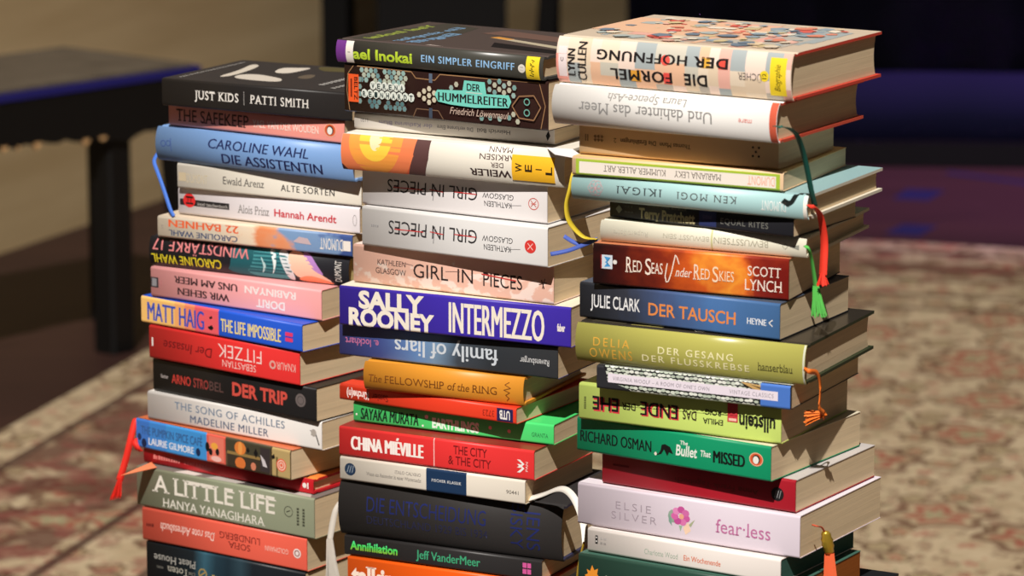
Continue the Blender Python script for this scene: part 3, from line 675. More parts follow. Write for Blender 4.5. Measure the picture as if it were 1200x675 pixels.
bk('pleat', 'pb', A_dark, 'black and teal paperback with upside-down pale serif lettering at the left stack foot', (172, 357.7), [
    T('Fleat House'.replace('Fl', 'Pl'), 181, 231, .26, .44, (176, 172, 164), 1, 0, True), T('von', 184, 192, .52, .60, (130, 126, 118), 1, 0, True), T('Toten', 197, 222, .48, .66, (186, 180, 166), 1, 0, True), T('Die', 222, 230, .52, .62, (140, 136, 126), 1, 0, True),
    O(239, .50, 5, 1.2, (176, 148, 84)), LN(236, .55, 242, .45, 1.2, (176, 148, 84))] + scrawl(250, 268, .55, .16, (190, 164, 96), 4, 6) + scrawl(270, 286, .58, .1, (120, 110, 70), 4, 7))
# ---- middle stack
bk('inokai', 'hc', (66, 65, 59), 'dark grey library hardcover with green and blue letters topping the middle stack', (395.5, 639), [
    T('ael Inokai', 416, 487, .30, .76, (188, 214, 60), bold=.03), T('EIN SIMPLER EINGRIFF', 497.8, 606.6, .33, .65, (146, 190, 230), bold=.025, sp=1.15), E(615, .55, 4.2, 4.2, (222, 216, 206)), R(613.2, 616.8, .48, .62, (150, 146, 140))],
   top=(88, 76, 72), boards=(70, 70, 68), rough=.3,
   cover_items=[P([(.14, 1), (.36, .55), (.30, .1), (.10, .0), (.02, .5), (.03, 1)], (70, 66, 58)),
                T('Yael Inokai', .060, .115, .88, .14, (150, 164, 70), rot='ccw', bold=.03), T('Ein simpler', .20, .255, .90, .14, (118, 154, 186), rot='ccw', bold=.03), T('Eingriff', .285, .345, .90, .40, (118, 154, 186), rot='ccw', bold=.03),
                P([(.52, .45), (.54, .40), (.99, .62), (.99, .70)], (188, 176, 150)), P([(.50, .44), (.52, .38), (.62, .43), (.60, .48)], (214, 150, 70)),
                P([(.60, .62), (.99, .74), (.99, .86), (.66, .80)], (32, 28, 28)), P([(.36, 1), (.42, .92), (.56, .96), (.54, 1)], (206, 190, 180)), P([(.56, 1), (.58, .95), (.8, .97), (.8, 1)], (210, 196, 188)), P([(.4, .3), (.44, .1), (.8, .22), (.9, .42)], (112, 86, 76))])
hexes = []
rh = random.Random(4)
for j, vv in enumerate((.10, .20, .30)):
    for i in range(10):
        a = 424 + i * 5.6 + (j % 2) * 2.8
        if a < 478 and rh.random() < .86: hexes.append((a, vv + .012 * i * 0, rh.choice([(146, 178, 172), (176, 184, 166), (110, 148, 150)])))
for j, vv in enumerate((.74, .83)):
    for i in range(8):
        a = 434 + i * 5.6 + (j % 2) * 2.8
        if rh.random() < .8: hexes.append((a, vv, rh.choice([(104, 138, 140), (84, 120, 124)])))
for vv in (.3, .45, .6, .75): hexes.append((422, vv, (120, 150, 146)))
for a, vv in ((532, .30), (538, .22), (577, .10), (577, .26), (583, .16), (583, .31), (588.5, .08), (588.5, .24), (594, .16), (594, .30), (600, .10), (600, .24), (605, .34), (606, .18), (605, .72), (600, .80), (578, .84), (589, .84), (610, .86), (568, .86)): hexes.append((a, vv, rh.choice([(150, 178, 172), (184, 184, 164), (120, 160, 156)])))
for a, vv in ((494, .50), (500, .42), (500, .57), (506, .36), (506, .50), (506, .64), (512, .44), (512, .58)): hexes.append((a, vv, (206, 198, 174)))
brass = (156, 118, 82)
ban = [(513, .46), (516, .36), (546, .33), (548, .12), (572, .12), (574, .36), (600, .34), (603, .47), (600, .60), (560, .66), (532, .64), (517, .60)]
bk('hummel', 'pb', (50, 31, 28), 'thick dark brown paperback with turquoise title banner and honeycomb cells, middle stack', (402.5, 644), 
   polyline([(409, .98), (405.5, .55), (407, .2), (414, .02)], .9, brass) + polyline([(418, .03), (484, .05), (489, .17), (512, .18), (518, .05), (634, .04)], 1, brass) + polyline([(634, .04), (641, .5), (636, .97)], .9, brass)
   + polyline([(486, .98), (490, .80), (516, .80), (522, .97)], 1, (120, 92, 70)) + [R(505, 509, .05, .24, (92, 106, 126)), R(505, 509, .76, .98, (66, 76, 92))]
   + [x for a, v, c in hexes for x in (E(a, v, 3.1, 3.4, (88, 60, 44), 6), E(a, v, 2.6, 2.9, c, 6))]
   + [R(408.5, 421, .20, .78, (236, 92, 42)), T('BELTZ', 415.5, 420, .26, .74, (70, 26, 16), rot='cw', bold=.02), R(411, 413, .30, .68, (120, 44, 24))]
   + [E(438.5 + i * 7, .40, 3.9, 4.6, (222, 228, 218), 8) for i in range(6)] + [E(428 + i * 7.1, .58 , 3.9, 4.6, (222, 228, 218), 8) for i in range(9)]
   + [T(ch, 436.7 + i * 7, 440.3 + i * 7, .35, .46, (44, 60, 60), bold=.03) for i, ch in enumerate('VERENA')] + [T(ch, 426.2 + i * 7.1, 429.8 + i * 7.1, .53, .64, (44, 60, 60), bold=.03) for i, ch in enumerate('REINHARDT')]
   + [P(ban, (120, 212, 196)), T('DER', 551, 567, .17, .32, (36, 34, 34), bold=.02), R(550, 569, .35, .37, (196, 210, 200)), T('HUMMELREITER', 517, 599.5, .395, .58, (36, 34, 34), bold=.035, sp=1.08),
      T('Friedrich Löwenmaul', 531, 600, .68, .83, (206, 180, 164), it=.3)]
   + polyline([(604, .55), (612, .34), (629, .30), (637, .53), (629, .80), (612, .78), (604, .55)], 1.2, (150, 112, 80)) + [O(621, .44, 3.6, 1.1, (110, 170, 156)), O(621, .66, 3.6, 1.1, (110, 170, 156))], rough=.25)
bk('boll', 'pb', (238, 231, 222), 'thin white paperback with small upside-down lilac print under the honeycomb book', (415.3, 649.5), [
    T('1150', 423, 431.6, .34, .56, (120, 114, 110), 1), T('der Katharina Blum', 445, 508, .38, .64, (176, 166, 196), 1), T('Die verlorene Ehre', 514, 556, .38, .64, (120, 112, 120), 1), T('Heinrich Böll', 561, 599, .38, .64, (70, 66, 66), 1),
    P([(640, .5), (643, .2), (645, .5), (642, .8)], K)])
rings = [((232, 106, 68), 60, 60), ((236, 128, 82), 47, 50), ((244, 158, 70), 31, 38), ((250, 204, 72), 19, 24), ((240, 222, 176), 7, 13)]
bk('markisen', 'hc', (232, 226, 212), 'cream library hardcover with orange and yellow arcs in the middle stack', (406.5, 660.5), [
    R(400, 491, 0, 1, (232, 106, 68)), P([(400, .75), (409, .85), (414, 1), (400, 1)], (74, 44, 46))] + [E(446, .05, ra, rb, c, 40) for c, ra, rb in rings[1:]] + [P([(493, 0), (497, 0), (500, .5), (494, 1), (483, 1), (490, .5)], (92, 62, 60)), P([(497, 0), (509, 0), (508, .5), (502, 1), (486, 1), (492, .5)], (92, 62, 60)),
    T('MANN', 576, 602, .02, .17, (84, 60, 58), 1), T('MARKISEN', 566, 614, .22, .38, (84, 60, 58), 1), T('DER', 579, 593, .44, .58, (84, 60, 58), 1), T('JAN WEILER', 555, 629, .64, .84, (62, 46, 46), 1, .025)],
   boards=(236, 230, 216), top=(236, 230, 216))
girl = lambda c, dv, logo: [T('GIRL IN PIECES', 455, 561, .26 + dv, .62 + dv, (44, 42, 44), 1, .0, it=.06), T('GLASGOW', 567, 603, .35 + dv, .50 + dv, (54, 52, 54), 1, .0, it=.1), T('KATHLEEN', 569, 601, .57 + dv, .72 + dv, (54, 52, 54), 1, .0, it=-.1),
    LN(462, .47 + dv, 497, .46 + dv, 1., (206, 60, 60)), LN(505, .43 + dv, 521, .46 + dv, 1., (206, 60, 60)), LN(534, .42 + dv, 560, .43 + dv, 1., (206, 60, 60)), LN(511, .28 + dv, 509, .72 + dv, .7, (120, 118, 120)), LN(595, .64 + dv, 612, .60 + dv, .5, (140, 138, 140))] + logo
bk('girl1', 'pb', (228, 223, 222), 'white paperback with upside-down handwritten letters and ring logo, the upper of two alike', (424.8, 641.5), girl(0, -.02, [O(626, .5, 6, .8, (206, 100, 90)), LN(623, .42, 629, .58, .7, (206, 100, 90)), LN(629, .42, 623, .58, .7, (206, 100, 90)), LN(623, .5, 629, .5, .6, (206, 100, 90))]))
bk('girl2', 'pb', (226, 224, 222), 'white paperback with upside-down handwritten letters and solid red logo, the lower twin', (422.5, 643.4), girl(0, .02, [E(623.6, .52, 6.6, 6.6, (220, 62, 56)), LN(620.5, .44, 626.5, .6, .8, (244, 200, 192)), LN(626.5, .44, 620.5, .6, .8, (244, 200, 192))]) + scrawl(434, 443, .46, .06, (150, 148, 148), 4, 8))
bk('girl3', 'pb', A_plaster, 'pale pink paperback with handwritten black letters above the purple book', (414.2, 648.7), [
    T('KATHLEEN', 443, 477, .32, .47, (70, 50, 46), 0, .0, it=.1), T('GLASGOW', 441, 477, .54, .70, (70, 50, 46), 0, .0, it=-.06), T('GIRL', 486, 527, .32, .70, (44, 34, 34), bold=.0), T('IN', 538, 556, .33, .70, (44, 34, 34)), T('PIECES', 568, 613, .34, .72, (44, 34, 34)),
    LN(566, .42, 606, .50, 1.2, (206, 58, 56)), LN(474, .36, 486, .40, .5, (120, 90, 86)), LN(524, .46, 541, .42, .5, (120, 90, 86)), LN(635, .4, 638, .62, 1.2, (70, 50, 46)), LN(639, .36, 636, .62, .8, (70, 50, 46)), LN(632, .52, 641, .46, .8, (70, 50, 46))])
bk('intermezzo', 'pb', (64, 46, 168), 'deep purple paperback with big cream block letters in the middle stack', (398, 669), [
    T('SALLY', 421, 499, .07, .50, (240, 230, 214), bold=.045), T('ROONEY', 409, 511, .52, .96, (240, 230, 214), bold=.045), T('INTERMEZZO', 528, 639, .10, .90, (240, 230, 214), bold=.035), T('faber', 653.5, 662.7, .42, .60, (232, 222, 220), bold=.05)], top=(240, 228, 206))
bk('liars', 'pb', A_night, 'indigo to charcoal paperback with upside-down white letters under the purple book', (397.7, 653.7), [
    T('e. lockhart', 405, 445, .42, .66, (190, 110, 150), 1, .01), T('family of liars', 464, 585, .30, .82, (204, 212, 220), 1, .015), T('Ravensburger', 610.6, 644, .44, .64, (196, 196, 196), 1, .01)], top=(70, 80, 130))
bk('fellowship', 'hc', (220, 146, 48), 'short ochre rounded hardcover with brown serif lettering in the middle stack', (428.3, 615.3), [
    T('The', 434.7, 450, .40, .68, (120, 68, 26), serif=True, it=.2), T('FELLOWSHIP', 453, 523.5, .40, .68, (120, 68, 26), serif=True), T('of the', 527.5, 553, .40, .68, (120, 68, 26), serif=True, it=.2), T('RING', 556, 585, .40, .68, (120, 68, 26), serif=True),
    *polyline([(599, .20), (594, .30), (601, .40), (593, .48), (600, .56), (595, .66), (599, .76), (596, .86)], .8, (130, 76, 30))], boards=(220, 146, 48), bulge=.004, pages=(222, 206, 168))
bk('kirchen', 'pb', (232, 64, 38), 'thin orange-red paperback with a small navy label print in the middle stack', (398, 605), [
    T('Kirche(n)', 406.7, 433, .32, .80, (248, 228, 220), 1, .03), T('Sattler', 437, 456, .34, .78, (110, 30, 26), 1), T('3723', 566.7, 580, .34, .74, (150, 40, 30), 1), R(583, 601.5, .12, .92, (42, 38, 84)), T('UTB', 586, 598, .26, .80, WH, 1, .03)])
bk('earthlings', 'pb', (78, 220, 118), 'bright green paperback with black slanted capitals in the middle stack', (414.3, 649), [
    T('SAYAKA MURATA', 422.7, 492, .24, .84, (22, 40, 30), bold=.04, it=.12), T('EARTHLINGS', 508, 563, .34, .82, (226, 250, 232), bold=.05), T('GRANTA', 624, 642.7, .46, .68, (44, 120, 70)), E(418, .62, 1.1, 1.1, WH, 8), E(497, .80, 1.2, 1.2, WH, 8), E(501.5, .34, 2.2, 2.2, (240, 210, 214), 10), E(576, .5, 2, 2, (236, 170, 170), 10), E(598, .56, 2, 2, (236, 170, 170), 10)])
bk('city', 'pb', (230, 54, 54), 'red paperback with heavy white capitals and a thin white line in the middle stack', (397.5, 625.8), [
    T('CHINA MIÉVILLE', 411.5, 498, .26, .74, (246, 236, 228), bold=.07), R(509.8, 510.8, 0, 1, (246, 200, 194)), T('THE CITY', 533, 572, .14, .44, (124, 26, 28), bold=.01), T('& THE CITY', 527, 576.5, .50, .80, (124, 26, 28), bold=.01),
    P([(606.5, .35), (612, .48), (606.5, .62), (610, .62), (615, .48), (610, .35)], WH), P([(606.5, .5), (612, .63), (606.5, .78), (610, .78), (615, .63), (610, .5)], WH), T('PAN', 616, 619, .40, .72, (246, 220, 214), rot='ccw')], top=(150, 44, 40))
bk('calvino', 'pb', (230, 221, 206), 'cream paperback with a navy block across its spine in the middle stack', (398.6, 615.3), [
    R(501, 548, 0, 1, (30, 54, 86)), E(410.7, .50, 6.6, 6.6, (36, 54, 78))] + [LN(407 + k * 3, .64, 409.5 + k * 2.6, .34, .7, (150, 160, 170)) for k in range(3)] + [T('ITALO CALVINO', 464, 494.7, .28, .42, (130, 124, 118), serif=True), T('Wenn ein Reisender in einer Winternacht', 430, 495, .50, .66, (130, 124, 118), serif=True),
    T('FISCHER KLASSIK', 507.5, 542, .42, .54, (214, 214, 214), bold=.02, sp=1.2), T('90441', 594, 608, .46, .62, (110, 104, 98), 0)])
bk('entscheidung', 'hc', (46, 43, 42), 'thick charcoal rounded hardcover with faint dark blue lettering, low in the middle stack', (400, 661), [
    T('DIE ENTSCHEIDUNG', 434, 574, .21, .50, (34, 42, 98), bold=-.005), T('DEUTSCHLAND 1929 BIS 1934', 434, 576, .57, .73, (42, 44, 74), bold=-.005), T('JENS', 621, 637, .10, .84, (36, 44, 100), rot='cw', bold=-.005), T('BISKY', 602.5, 617.5, .02, .84, (36, 44, 100), rot='cw', bold=-.005)],
   boards=(44, 46, 76), top=(48, 46, 46), rough=.6)
bk('annihilation', 'pb', (46, 44, 44), 'dark grey paperback with shiny green lettering near the middle stack foot', (403.7, 634.7), [
    T('Annihilation', 410.6, 467, .25, .68, A_foil, bold=.03), T('Jeff VanderMeer', 489, 564, .25, .70, (66, 168, 122), bold=.015)] + [R(613 + i * 5.2, 617.4 + i * 5.2, .20 + j * .3, .44 + j * .3, (214, 92, 156)) for i in (0, 1) for j in (0, 1)])
bk('talking', 'pb', (244, 96, 22), 'bright orange paperback with white serif lettering at the middle stack foot', (407.5, 640), [
    T('talking', 412, 474, .16, .56, (250, 226, 208), serif=True, bold=.04)] + scrawl(493, 520, .36, .3, (250, 226, 208), 4, 14))
# ---- right stack
pal = [(228, 206, 178), (236, 190, 156), (168, 176, 176), (232, 214, 190), (190, 182, 170), (240, 216, 200), (206, 200, 184), (236, 180, 164)]
rp = random.Random(12)
patch = []
x = 652
while x < 934:
    w = rp.uniform(11, 24); y = 0.
    while y < 1:
        h = rp.uniform(.25, .6); patch.append(R(x, x + w + .5, y, min(1, y + h) + .01, rp.choice(pal))); y += h
    x += w
collage = []
cp = [(226, 142, 116), (220, 104, 92), (150, 166, 176), (120, 134, 148), (232, 206, 170), (238, 222, 196), (216, 196, 150), (236, 186, 168), (178, 186, 182), (228, 210, 186), (238, 226, 206)]
for i in range(150):
    a, d = rp.uniform(.08, .9), rp.uniform(.08, .92); s_ = rp.uniform(.012, .05); an = rp.uniform(0, 6.28)
    collage.append(P([(a + s_ * rp.uniform(.6, 1.2) * math.cos(an + k * 2 * math.pi / 5), d + 1.36 * s_ * rp.uniform(.6, 1.2) * math.sin(an + k * 2 * math.pi / 5)) for k in range(5)], rp.choice(cp)))
bands = [R(rp.uniform(0, .9), rp.uniform(.1, 1), rp.uniform(0, .9), rp.uniform(.1, 1), rp.choice(pal)) for i in range(26)]
bk('formel', 'hc', (230, 210, 184), 'thick patchwork-patterned library hardcover with coral edges, topping the right stack', (655.5, 931), patch + [
    E(786, .33, 5.4, 5.4, (240, 92, 80)), R(784, 793, .60, .84, (236, 84, 76)), R(745, 757, .60, .84, (232, 166, 64)) , R(848, 858, .22, .43, (232, 84, 70)), R(829, 838, .22, .43, (232, 176, 70)),
    T('DER', 819, 859, .21, .43, (34, 30, 30), 1, .03, sp=1.1), T('HOFFNUNG', 704.7, 811.5, .21, .43, (34, 30, 30), 1, .03, sp=1.1), T('FORMEL', 721, 794, .59, .84, (34, 30, 30), 1, .03, sp=1.1), T('DIE', 808, 835, .59, .84, (34, 30, 30), 1, .03, sp=1.1),
    T('LYNN', 669, 678.5, .24, .82, (40, 34, 34), rot='ccw', bold=.015), T('CULLEN', 681, 692, .08, .92, (40, 34, 34), rot='ccw', bold=.015), T('ÜCHER', 871, 898, .46, .62, (110, 100, 96), 1)],
   boards=(206, 72, 56), top=(228, 208, 184), cover_items=bands + collage, rough=.28, bulge=.0055)
bk('meer', 'hc', (242, 239, 234), 'white rounded hardcover with grey upside-down serif letters and coral edges, right stack', (649, 916), [
    R(907.5, 925, 0, 1, (212, 96, 70)), T('Und dahinter das Meer', 682, 841, .36, .66, (140, 138, 136), 1, 0, True), T('Laura Spence-Ash', 716, 810, .10, .30, (150, 146, 142), 1, 0, True, .2), T('mare', 872, 887.5, .44, .58, (226, 110, 96), 1)], boards=(206, 84, 62), top=(240, 236, 230), bulge=.0062)
bk('mann', 'pb', (222, 190, 146), 'tan paperback with tiny dark print under the white rounded hardcover', (680.2, 911.5), [
    T('Thomas Mann', 775, 811, .42, .58, (70, 54, 44), 1, .01), T('Die Erzählungen', 729, 770.6, .40, .56, (80, 62, 50), 1, .01), T('2', 721, 724, .40, .56, (80, 62, 50), 1)] + [E(882.5 + i * 3.4, .34 + j * .14, 1.4, 1.4, (56, 42, 34), 6) for i in range(3) for j in range(3) if (i + j) % 2 == 0]
   + [R(687, 688.3, .34, .56, (150, 124, 92)), R(689.6, 690.9, .34, .56, (150, 124, 92))] + [P([(697 + i * 4, .38 + j * .12), (699 + i * 4, .33 + j * .12), (701 + i * 4, .38 + j * .12), (699 + i * 4, .45 + j * .12)], (130, 106, 80)) for i in range(3) for j in range(2)])
bk('kummer', 'pb', (244, 206, 164), 'peach paperback with a lime-bordered cream spine panel in the right stack', (670.5, 918), [
    R(675, 914, .10, 1, (168, 192, 62)), R(679, 909.5, .24, .86, (240, 230, 218)), T('KUMMER ALLER ART', 708, 782, .36, .72, (92, 80, 70), 1, -.005, True), T('MARIANA LEKY', 792, 846.5, .36, .72, (92, 80, 70), 1, -.005, True), T('DUMONT', 877, 908, .30, .80, (240, 168, 140), 1, -.005)], top=(246, 204, 140))
bk('ikigai', 'hc', (170, 208, 208), 'pale aqua rounded hardcover with black spaced capitals upside-down in the right stack', (671.7, 948), [
    T('IKIGAI', 726, 780, .27, .60, (60, 66, 68), 1, 0, True, sp=1.3), T('KEN MOGI', 797.5, 867.5, .29, .60, (92, 98, 98), 1, 0, True, sp=1.25), T('DUMONT', 895.5, 924, .32, .76, (236, 240, 236), 1), R(943.5, 952, 0, 1, (240, 234, 222))]
    + [O(701 + 4.4 * math.cos(k * 1.047), .45 + .16 * math.sin(k * 1.047), 4.6, .35, (214, 156, 160), 14) for k in range(6)], boards=(226, 218, 198), top=(150, 184, 186), bulge=.004)
bk('pratchett', 'pb', (32, 32, 37), 'small black paperback with dull gold lettering in the right stack', (715, 929.5), [
    T('Terry Pratchett', 750, 816, .28, .86, (178, 168, 126), bold=.035), T('INTERNATIONAL BESTSELLER', 760, 806, .06, .20, (120, 114, 92), bold=.02), R(821, 841, .06, .94, (46, 54, 98)), R(825, 836, .3, .5, (70, 70, 110)), T('EQUAL RITES', 846, 901, .34, .68, (112, 112, 106), bold=.01, sp=1.15), P([(722, .5), (726, .25), (730, .5), (726, .75)], (120, 116, 96))] + scrawl(733, 744, .3, .1, (84, 82, 76), 3, 9) + scrawl(733, 744, .6, .1, (84, 82, 76), 3, 10))
bk('bewusst', 'hc', (234, 229, 208), 'ivory rounded hardcover with faint grey upside-down print in the right stack', (705, 946), [
    T('BEWUSSTSEIN', 839.5, 902.5, .34, .66, (176, 170, 150), 1), T('BEWUSST SEIN', 780, 834, .36, .60, (190, 184, 164), 1), T('Rupert Spira', 720, 762, .38, .64, (196, 190, 172), 1), R(836, 838, 0, 1, (206, 204, 150)), O(922, .5, 3.4, .6, (150, 146, 132), 4), P([(927, .5), (938, .38), (938, .62)], (150, 150, 138))], boards=(220, 212, 186), bulge=.003)
bk('redseas', 'pb', A_fire, 'fiery red and orange paperback with white serif lettering in the right stack', (694.8, 924), [
    R(705, 718, .26, .60, (206, 214, 222)), P([(708, .30), (716, .32), (709, .44), (716, .54), (708, .56), (712, .44)], (70, 150, 206)), R(704, 705.4, .26, .60, (150, 40, 40)), E(721, .42, 2.6, 2.6, (226, 220, 214), 8),
    T('R', 733.6, 742, .24, .64, (240, 224, 208), serif=True), T('ED', 742.5, 753, .32, .62, (240, 224, 208), serif=True), T('S', 757, 764, .24, .66, (240, 224, 208), serif=True), T('EAS', 764.5, 777.6, .34, .62, (240, 224, 208), serif=True),
    *polyline([(783, .34), (780.6, .66), (782, .80), (784.5, .78), (788, .56), (792.5, .12), (794.5, .18), (797, .34)], 1.2, (240, 224, 208)), T('nder', 792, 812, .40, .64, (240, 224, 208), serif=True, it=.3),
    T('R', 813.5, 822, .28, .68, (240, 214, 190), serif=True), T('ED', 822.5, 833, .38, .66, (240, 214, 190), serif=True), T('S', 836, 843, .30, .70, (244, 214, 180), serif=True), T('KIES', 843.5, 861, .40, .66, (244, 214, 180), serif=True),
    T('SCOTT', 877, 915, .22, .47, (240, 222, 208), serif=True), T('LYNCH', 874, 917, .54, .82, (240, 222, 208), serif=True)], top=(206, 130, 90))
bk('tausch', 'pb', A_dusk, 'dark grey to blue paperback with orange capitals in the right stack', (679.5, 912), [
    T('JULIE CLARK', 692.5, 751, .29, .66, (232, 232, 232), bold=.01), T('DER TAUSCH', 761, 862, .35, .71, (228, 140, 74), bold=.012), T('HEYNE', 875, 897, .46, .64, (226, 230, 236), bold=.03), LN(904, .46, 900, .55, 1, WH), LN(900, .55, 904, .64, 1, WH)], top=(78, 88, 104))
bk('owens', 'hc', (176, 172, 88), 'olive green rounded hardcover with pale spaced capitals and dark boards, right stack', (676, 945.7), [
    T('DELIA', 697.7, 741, .30, .53, (218, 166, 66), sp=1.35), T('OWENS', 693, 744, .58, .84, (218, 166, 66), sp=1.3), T('DER GESANG', 775, 863, .38, .57, (240, 232, 182), sp=1.3, bold=.005), T('DER FLUSSKREBSE', 756, 881.7, .62, .80, (240, 232, 182), sp=1.3, bold=.005), T('hanserblau', 891.7, 932, .50, .72, (70, 68, 36), serif=True),
    R(943.2, 950, 0, 1, (206, 206, 186))], boards=(44, 54, 34), top=(52, 47, 40), rough=.25, cover_items=[P([(.02, 1), (.05, .9), (.2, .88), (.18, 1)], (70, 64, 50)), P([(.2, 1), (.22, .93), (.36, .92), (.34, 1)], (150, 140, 78)), P([(.48, 1), (.5, .94), (.6, .93), (.58, 1)], (232, 226, 210)), P([(.36, 1), (.37, .9), (.48, .9), (.47, 1)], (30, 26, 24)), P([(.62, 1), (.64, .94), (.8, .93), (.78, 1)], (120, 112, 66))])
rs = random.Random(21)
stones = []
for j in range(7):
    for i in range(40):
        a, v = 712 + i * 5.4 + (j % 2) * 2.7 + rs.uniform(-.7, .7), j * .16 + rs.uniform(-.02, .02)
        if a < 893: stones.append(E(a, v, 2.9, 1.5 + rs.uniform(0, .5), rs.choice([(206, 212, 198), (184, 194, 178), (228, 230, 220)]), 8))
bk('woolf', 'pb', (42, 42, 46), 'thin paperback with black and white pebble pattern and pale label panel, right stack', (700.2, 927.3), stones + [
    P([(700, 0), (708, 0), (712, .3), (713, .6), (740, .9), (742, 1), (700, 1)], (44, 44, 48)), R(893, 930, -.1, 1.1, (76, 120, 200)), P([(870, .05), (893, .1), (893, .34), (884, .28)], (198, 160, 100)), P([(880, .1), (893, .2), (893, .26)], (60, 46, 30)),
    R(714, 913, .30, .68, (232, 222, 232)), T("VIRGINIA WOOLF – A ROOM OF ONE'S OWN", 720, 834, .41, .58, (140, 132, 142), it=.1, sp=1.15), T('VINTAGE CLASSICS', 857, 908, .40, .58, (150, 142, 152), sp=1.15)], top=(226, 228, 220))
bk('ehe', 'pb', (206, 228, 118), 'lime green paperback with upside-down black and red capitals in the right stack', (678.7, 915.5),
   [T(s_, a + 1.3, b_ + 1.3, v0 + .03, v1 + .03, (214, 60, 70), 1, .04) for s_, a, b_, v0, v1 in (('EHE', 695, 726, .32, .70), ('ENDE', 752, 796, .30, .70))]
   + [T('EHE', 695, 726, .32, .70, (30, 26, 26), 1, .02), T('DER', 730, 746.5, .40, .60, (50, 46, 36), 1, .02), T('ENDE', 752, 796, .30, .70, (30, 26, 26), 1, .02), T('DAS', 802, 818, .40, .66, (60, 40, 36), 1, .02), T('ROIG', 828, 846.5, .30, .45, (50, 48, 36), 1, .02), T('EMILIA', 825.7, 849, .54, .70, (40, 38, 30), 1, .02),
      R(854, 866, 0, .56, (206, 58, 66)), R(855.5, 864.5, .46, .53, (244, 200, 180)), T('ullstein', 867.5, 909, .34, .74, (36, 36, 30), 1, .03), T('HERYN', 684.8, 687.6, .36, .70, (90, 100, 50), rot='ccw')][:-1] + [R(685, 687.4, .36 + i * .05, .39 + i * .05, (96, 104, 56)) for i in range(7)])
bk('osman', 'pb', (18, 146, 100), 'emerald green paperback with black and white lettering in the right stack', (675.2, 904.3), [
    T('RICHARD OSMAN', 679, 765, .36, .70, (20, 26, 24), bold=.025), P([(769, .66), (773, .72), (776, .60), (777, .44), (781, .40), (787, .46), (791, .66), (786, .62), (784, .74), (780, .56), (777, .70), (771, .76)], (24, 24, 22)), E(770, .72, 1.6, 1.8, (236, 226, 210), 8),
    T('The', 799, 808, .22, .34, (236, 240, 230), it=.15, bold=.02), T('Bullet', 794, 819, .34, .66, (236, 240, 230), it=.12, bold=.02), T('That', 823, 835, .40, .58, (236, 240, 230), it=.15, bold=.02), T('MISSED', 837.7, 875, .34, .70, (20, 24, 22), bold=.05)] + bird_oval(887.7, .42, 8, 7), top=(226, 216, 190))
bk('darkred', 'pb', (168, 28, 42), 'dark red paperback with a small black round logo above the lilac book', (706, 932), [
    T('Anne Frank Tagebuch', 793, 890, .46, .64, (120, 40, 40), 1), R(719, 738, .34, .40, (130, 34, 40)), E(911.7, .50, 7.2, 7.2, (34, 30, 32))] + [LN(908.5 + k * 2.6, .62, 910.5 + k * 2.6, .38, .7, (150, 150, 150)) for k in range(3)], top=(196, 190, 186))
flower = [E(800 + 7 * math.cos(k * .9 + .3), .43 + .15 * math.sin(k * .9 + .3), 4.4, 3.8, c, 9) for k, c in enumerate([(206, 92, 160), (220, 120, 176), (196, 80, 150), (216, 104, 168), (228, 140, 190), (200, 86, 154), (212, 110, 170)])]
bk('fearless', 'pb', (226, 213, 224), 'thick lilac paperback with a painted pink flower on the spine, right stack', (677.3, 937.2), [
    E(791, .46, 6, 7, (150, 170, 152), 10), P([(786, .40), (789, .52), (790, .70), (786, .6)], (128, 160, 146)), P([(809, .62), (817, .46), (812, .66)], (170, 176, 140)), P([(803, .7), (809, .55), (812, .75), (806, .86)], (242, 208, 180)), P([(798, .66), (800, .8), (802, .66)], (150, 180, 150))] + flower + [E(801, .44, 3, 3, (236, 170, 140), 8),
    T('ELSIE', 723, 765, .30, .49, (164, 150, 160), bold=-.012, sp=1.3), T('SILVER', 718, 771.7, .55, .74, (164, 150, 160), bold=-.012, sp=1.3), T('fear·less', 841, 904, .34, .68, (196, 116, 162), serif=True)], top=(232, 222, 230))
bk('wochenende', 'pb', (236, 227, 220), 'white paperback with small green and orange print under the lilac book', (688.8, 914.6), [
    T('Charlotte Wood', 756.7, 796, .46, .70, (158, 176, 158)), T('Ein Wochenende', 803, 846, .46, .70, (222, 110, 70), bold=.01), R(698, 701, .26, .62, (40, 38, 38)), R(698.8, 700, .32, .38, WH), R(698.8, 700, .48, .54, WH)] + scrawl(704, 712, .36, .1, (176, 170, 166), 2, 11) + scrawl(704, 712, .56, .1, (150, 144, 140), 2, 12), pages=(64, 98, 88))
leafp = [(694.5, .28), (697, .42), (701.5, .36), (700.5, .52), (703.5, .62), (698.5, .68), (698, .78), (694, .74), (689, .80), (689.5, .68), (685.5, .60), (689.5, .54), (688, .42), (692, .46)]
bk('leaf', 'pb', (44, 76, 64), 'dark green paperback with an orange maple leaf at the right stack foot', (678, 925), [
    P(leafp, (232, 146, 48)), LN(694, .74, 692, .90, .8, (200, 120, 40)), T('LAURIE', 711, 742, .50, .74, (222, 216, 190), serif=True), T('GILMORE', 748, 790, .50, .74, (222, 216, 190), serif=True)], top=(66, 104, 90), pages=(156, 88, 36))

